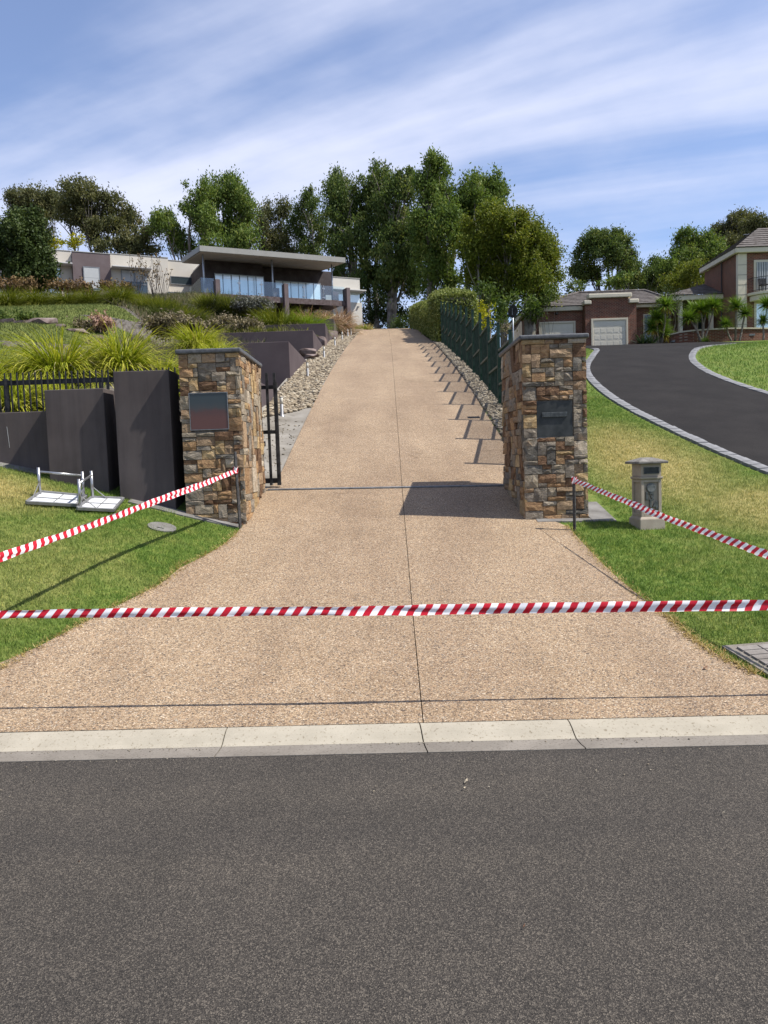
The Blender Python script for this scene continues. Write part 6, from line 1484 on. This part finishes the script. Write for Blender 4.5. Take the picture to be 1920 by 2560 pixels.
def yuccas():
    hd = [clump_mesh(300, .92, .06, .05, 1.9, .55, 500 + k, 4, .1, name='leaf_head') for k in range(3)]; sk = [clump_mesh(70, .75, .06, .05, .7, .6, 510 + k, 4, 1.9, name='dry_skirt') for k in range(2)]
    g = 'yuccas planted along the garden wall'
    def yucca(base, heads, D, label, seed, s=1.0, skirt=.6):
        b0 = at(*base, D); b0.z = min(b0.z, Ts(b0.x, b0.y) + .1); t = empty('yucca', b0); tag(t, label, 'yucca', g); rg = random.Random(seed); q = MB()
        for i, (px, py) in enumerate(heads):
            h = at(px, py, D + rg.uniform(-.4, .4)) - b0; limb(q, Vector((rg.uniform(-.05, .05), 0, -.2)), h, .07, .045, rg, 5, .08)
            for me, m_, sc in ((hd[(seed + i) % 3], 'yucca', s), (sk[(seed + i) % 2], 'yucca_dry', s * skirt)):
                if len(me.materials) == 0: me.materials.append(MT[m_])
                o = link('leaf_head' if m_ == 'yucca' else 'dry_skirt', me, None, t, h); o.rotation_euler = (rg.uniform(-.15, .15), rg.uniform(-.15, .15), rg.uniform(0, 6)); o.scale = (sc, sc, sc)
        q.build('trunk', MT['yuccatrunk'], t, True)
    yucca((1648, 862), [(1664, 765), (1640, 796), (1652, 812), (1630, 822), (1662, 835)], 52.0, 'bushy many-headed yucca with yellowed leaves beside the garage', 1, 1.0, .9)
    yucca((1754, 856), [(1733, 778), (1750, 775), (1764, 778), (1784, 766), (1722, 798)], 49.2, 'multi-stemmed yucca with the widest crown in front of the garden wall', 2, .95, .45)
    yucca((1830, 851), [(1815, 812)], 48.8, 'short single-headed leaning yucca in the middle of the wall', 3, .75, .4)
    yucca((1839, 850), [(1841, 768)], 49.2, 'tall slender yucca in front of the house corner', 4, .9, .5)
    yucca((1847, 850), [(1862, 785)], 49.0, 'yucca leaning right in front of the house corner', 5, .85, .4)
    yucca((1907, 846), [(1907, 804)], 49.0, 'small yucca below the balcony', 6, .75, .3)
    yucca((1935, 846), [(1918, 764), (1940, 780)], 49.4, 'yucca cut by the right picture edge', 7, .9, .4)
    am = clump_mesh(60, 1.0, .15, .1, 1.3, .25, 520, 4, .15)
    for i, (px, py, s, lb) in enumerate(((1606, 862, .95, 'dark agave rosette at the garage corner, left one'), (1627, 864, .8, 'dark agave rosette below the bushy yucca'))): clump(px, py, 51, [('leaves', am, 'agave')], None, lb, 530 + i, s, 'agaves beside the garage', name='agave', cat='agave')
    sl = clump_mesh(60, .5, .04, .05, 1.2, .6, 521, 3, .2)
    clump(1760, 853, 48.9, [('leaves', sl, 'yucca')], None, 'small yucca sucker at the foot of the widest yucca', 540, 1.0, None, name='yucca_sucker', cat='plant')
    clump(1766, 826, 49.0, [('leaves', sl.copy(), 'yucca')], None, 'small leaf tuft sprouting in front of the garden wall', 541, 1.0, None, name='yucca_sucker', cat='plant')
    # feathery dark shrub by the porch
    bush(54, [(1440, 645, 12, 32), (1455, 655, 14, 24)], 'dense', 'feathery dark shrub between garage and entry porch', 545, dens=1.8, Lf=.2, wf=.2, group='shrubs by the entry porch')
    bush(57.0, [(1415, 668, 9, 16), (1500, 665, 12, 14), (1478, 668, 12, 14)], 'bushgreen', 'dark shrubs in the shade of the porch', 546, dens=1.8, Lf=.2, group='shrubs by the entry porch')
yuccas()

# ------------------------------------------------------------------ trees
def trees():
    tree(45, [(62, 520, 46, 62, 0), (52, 480, 30, 34, 0), (60, 585, 58, 52, 0), (18, 545, 34, 66, .5), (98, 575, 22, 42, 0), (-15, 530, 40, 60, 0)], [(60, 655)], 'dense', 'dense dark pear-shaped tree in front of the long wing', 601, 'garden_tree', 3.0, .20, .25, 'bark_dark', .14, .42, 44, 'broadleaf trees', wf=.55, dj=.3)
    tree(78, [(78, 425, 48, 28), (42, 440, 30, 24), (110, 445, 40, 36), (70, 470, 50, 34)], [(90, 640), (110, 640)], 'gum_olive', 'brownish gum behind the dark round tree, top left', 602, dens=.62, Lf=.34, droop=.6, bark='bark_dark')
    tree(72, [(178, 420, 36, 28), (212, 442, 44, 34), (150, 462, 42, 36), (262, 480, 44, 30), (205, 500, 52, 30), (300, 512, 30, 20), (300, 540, 34, 18), (235, 530, 40, 18)], [(205, 640), (180, 640), (215, 640)], 'gum_olive', 'spreading olive-brown gum behind the long wing', 603, dens=.62, Lf=.34, droop=.6, bark='bark_dark')
    bush(64, [(140, 522, 30, 14, 0), (160, 515, 16, 10, 0), (115, 528, 18, 10, 0)], 'yellowleaf', 'yellow-green shrub showing above the roof of the long wing', 604, 'garden_shrub', 1.8, .24, base=12.5, group='shrubs behind the roofs')
    tree(70, [(425, 425, 38, 34), (488, 415, 46, 32), (520, 440, 34, 34), (360, 492, 32, 26), (352, 480, 24, 16), (445, 480, 46, 40), (505, 490, 44, 44), (388, 525, 30, 22), (478, 535, 50, 30), (535, 530, 24, 40)], [(410, 640), (470, 640), (505, 640)], 'gum_bright', 'bright green weeping gum left of the skillion roof', 605, dens=.62, Lf=.34, droop=.9)
    tree(76, [(570, 455, 15, 34), (568, 505, 16, 34), (576, 540, 14, 28)], [(572, 640)], 'gum_olive', 'slim brownish sapling gum above the roof, left of two', 606, dens=.55, Lf=.3, droop=1.0, tr=.13, bark='bark_pale', dj=.6)
    tree(76, [(608, 462, 20, 36), (602, 512, 20, 34), (622, 540, 18, 30)], [(604, 640), (618, 640)], 'gum_olive', 'slim brownish sapling gum above the roof, right of two', 607, dens=.55, Lf=.3, droop=1.0, tr=.13, bark='bark_pale', dj=.6)
    tree(74, [(660, 445, 26, 26), (650, 490, 24, 40), (684, 500, 24, 44), (664, 545, 26, 30)], [(655, 640), (690, 640)], 'gum', 'slender grey-green gum above the middle of the skillion roof', 608, dens=.58, Lf=.32, droop=1.0, tr=.16, bark='bark_pale', dj=1)
    tree(70, [(742, 408, 42, 34), (735, 455, 34, 46), (808, 392, 40, 32), (780, 440, 50, 44), (722, 510, 24, 44), (770, 520, 46, 46), (735, 570, 20, 36), (785, 590, 30, 30), (758, 620, 24, 24)], [(775, 700), (800, 705), (812, 706)], 'gum', 'tall dark weeping gum right of the house, left half of the big clump', 609, dens=.55, Lf=.36, droop=1.1, tr=.36, dj=1.6)
    tree(67, [(855, 425, 40, 38), (878, 400, 22, 26), (840, 480, 48, 50), (880, 500, 36, 60), (850, 555, 44, 44), (890, 590, 34, 50), (842, 615, 28, 30)], [(828, 708), (846, 706), (815, 706)], 'gum', 'tall dark weeping gum above the crest of the driveway', 610, dens=.55, Lf=.36, droop=1.1, tr=.40, dj=1.6)
    tree(62, [(932, 362, 24, 26), (948, 392, 34, 34), (918, 405, 26, 36), (955, 440, 42, 44), (925, 470, 34, 50), (965, 510, 40, 55), (930, 550, 36, 50), (950, 605, 44, 40)], [(930, 700), (985, 700)], 'gum_bright', 'tallest narrow green tree with its tip above all the others', 611, dens=.75, Lf=.34, droop=.8, tr=.32, dj=1.2)
    tree(64, [(1048, 402, 36, 26), (1020, 425, 34, 34), (1068, 432, 32, 34), (1000, 470, 36, 46), (1040, 480, 46, 50), (1082, 480, 26, 30)], [(1010, 700), (1050, 700)], 'gum_bright', 'green gum right of the tallest tree', 612, dens=.72, Lf=.34, droop=.85, tr=.32, dj=1.2)
    tree(57, [(1085, 478, 44, 36), (1128, 505, 48, 40), (1060, 530, 46, 46), (1160, 540, 40, 42), (1102, 565, 56, 46), (1040, 590, 44, 44), (1185, 585, 26, 40), (1150, 600, 44, 40), (1095, 625, 50, 34), (1180, 632, 30, 24), (1020, 545, 30, 50)], [(1090, 712), (1140, 712), (1040, 712)], 'gum_lime', 'broad olive-lime tree mass right of the driveway', 613, dens=1.0, Lf=.30, droop=.5, tr=.26, group='broadleaf trees', dj=1.2, bark='bark')
    tree(82, [(1308, 512, 40, 22), (1285, 528, 34, 24), (1340, 528, 34, 22), (1262, 572, 28, 22), (1275, 598, 18, 12), (1318, 555, 34, 26), (1355, 560, 26, 26), (1362, 585, 24, 20), (1250, 590, 14, 12)], [(1318, 645), (1312, 645), (1335, 645)], 'gum', 'umbrella-crowned gum behind the garage roof with bare leaning limbs', 614, dens=.7, Lf=.36, droop=.5, bark='bark_dark', tr=.26)
    bush(75, [(1326, 608, 28, 18, 0), (1345, 600, 20, 16, 0)], 'gum_bright', 'rounded light green shrub behind the garage roof', 615, 'garden_shrub', 1.6, .3, base=10, group='shrubs behind the roofs')
    bush(76, [(1244, 622, 18, 16, 0), (1232, 630, 12, 10, 0)], 'gum', 'small dark shrub at the left end of the garage roof', 616, 'garden_shrub', 1.6, .3, base=10, group='shrubs behind the roofs')
    tree(88, [(1412, 575, 18, 16), (1398, 595, 18, 16), (1425, 600, 20, 20), (1440, 585, 14, 16)], [(1410, 650), (1425, 650)], 'gum', 'thin distant gum in the gap behind the garage roof', 617, dens=.6, Lf=.34, droop=.7, tr=.15)
    tree(78, [(1482, 515, 18, 18), (1500, 530, 28, 24), (1530, 528, 26, 26), (1470, 552, 30, 24), (1515, 560, 40, 28), (1448, 580, 24, 22), (1548, 548, 20, 22)], [(1500, 650), (1480, 650)], 'gum_bright', 'green gum behind the entry porch roof', 618, dens=.7, Lf=.34, droop=.7)
    tree(70, [(1480, 590, 30, 20), (1510, 588, 28, 20), (1455, 610, 26, 18), (1500, 612, 34, 20), (1535, 605, 26, 20)], [(1490, 650)], 'gum_lime', 'low spreading olive tree just above the porch roof', 619, 'garden_tree', 1.0, .28, .2, 'bark_dark', .18, group='broadleaf trees')
    tree(86, [(1575, 482, 30, 18), (1602, 476, 24, 16), (1560, 505, 24, 20), (1598, 505, 30, 22), (1585, 530, 30, 18)], [(1590, 650)], 'gum_olive', 'dark gum left of the upper tiled roof', 620, dens=.7, Lf=.36, droop=.6, bark='bark_dark')
    tree(80, [(1640, 490, 30, 18), (1625, 510, 26, 20), (1655, 515, 30, 24), (1680, 500, 30, 26)], [(1640, 650)], 'gum_olive', 'dark gum behind the TV aerial', 621, dens=.7, Lf=.36, droop=.6, bark='bark_dark')
    tree(90, [(1560, 560, 30, 24), (1590, 560, 30, 30), (1385, 610, 30, 18), (1440, 615, 30, 18), (1360, 612, 24, 16)], [(1560, 660), (1400, 660)], 'gum', 'distant dark trees filling in between the gums on the right', 622, 'background_tree', .8, .4, .5, 'bark_dark')
trees()

# ------------------------------------------------------------------ small litter
def gutter_grit():
    rg = np.random.default_rng(77); n = 900; x = rg.uniform(-3.2, 3.2, n); u = rg.uniform(0, 1, n)
    y = kerb_y(x) + np.where(u < .6, rg.normal(.135, .02, n), rg.uniform(-.5, .12, n)); k = np.sin(x * 2.3) + np.sin(x * 5.1 + 1) + rg.normal(0, .8, n) > .2; x, y = x[k], y[k]
    pebbles('gutter_grit', 'fine grit and crumbs lying in the gutter', x, y, rg.uniform(.002, .0055, len(x)), MT['pebble2'], 78, -.0605)
gutter_grit()
def litter():
    def leaf(p, L, rz, mat, label):
        q = MB(); w = L * .22; q.add([(-L/2, 0, .002), (-L*.15, -w, .012), (L*.2, -w*.8, .006), (L/2, 0, .016), (L*.2, w*.8, .010), (-L*.15, w, .004)], [(0, 1, 5), (1, 2, 4, 5), (2, 3, 4)])
        o = q.build('dry_leaf', MT[mat], loc=(p.x, p.y, max(p.z, 0) + .004)); o.rotation_euler = (0, 0, rz); tag(o, label, 'leaf', 'fallen leaves')
    leaf(ground(1763, 1676), .05, .6, 'dryleaf', 'small curled red-brown leaf on the driveway near the right edge')
    def rd(px, py): d = ray(px, py); y = -CAMH / d.z; return Vector((d.x * y, y, 0))
    leaf(rd(1160, 1975), .026, .2, 'paleleaf', 'pale dry leaf lying on the asphalt road')
    leaf(rd(1165, 1958), .034, 1.0, 'paleleaf', 'thin pale twig-like leaf on the road behind the pale leaf')
    leaf(rd(1808, 2038), .02, .4, 'paleleaf', 'tiny yellow leaf on the road at right')
    leaf(rd(1310, 2324), .014, .9, 'dryleaf', 'tiny orange leaf on the road nearest the viewer')
    leaf(rd(198, 2160), .016, .3, 'dryleaf', 'tiny orange leaf on the road at left')
    for i, (px, py, lb) in enumerate(((321, 1270, 'pale curled leaf at the foot of the middle wall slab'), (295, 1287, 'brown clump of leaves by the smaller platform'))):
        p = ground(px, py); p.z += .03; leaf(p, .07, .5 + i, 'paleleaf' if i == 0 else 'dryleaf', lb)
    p = ground(930, 1409 - 60)
litter()
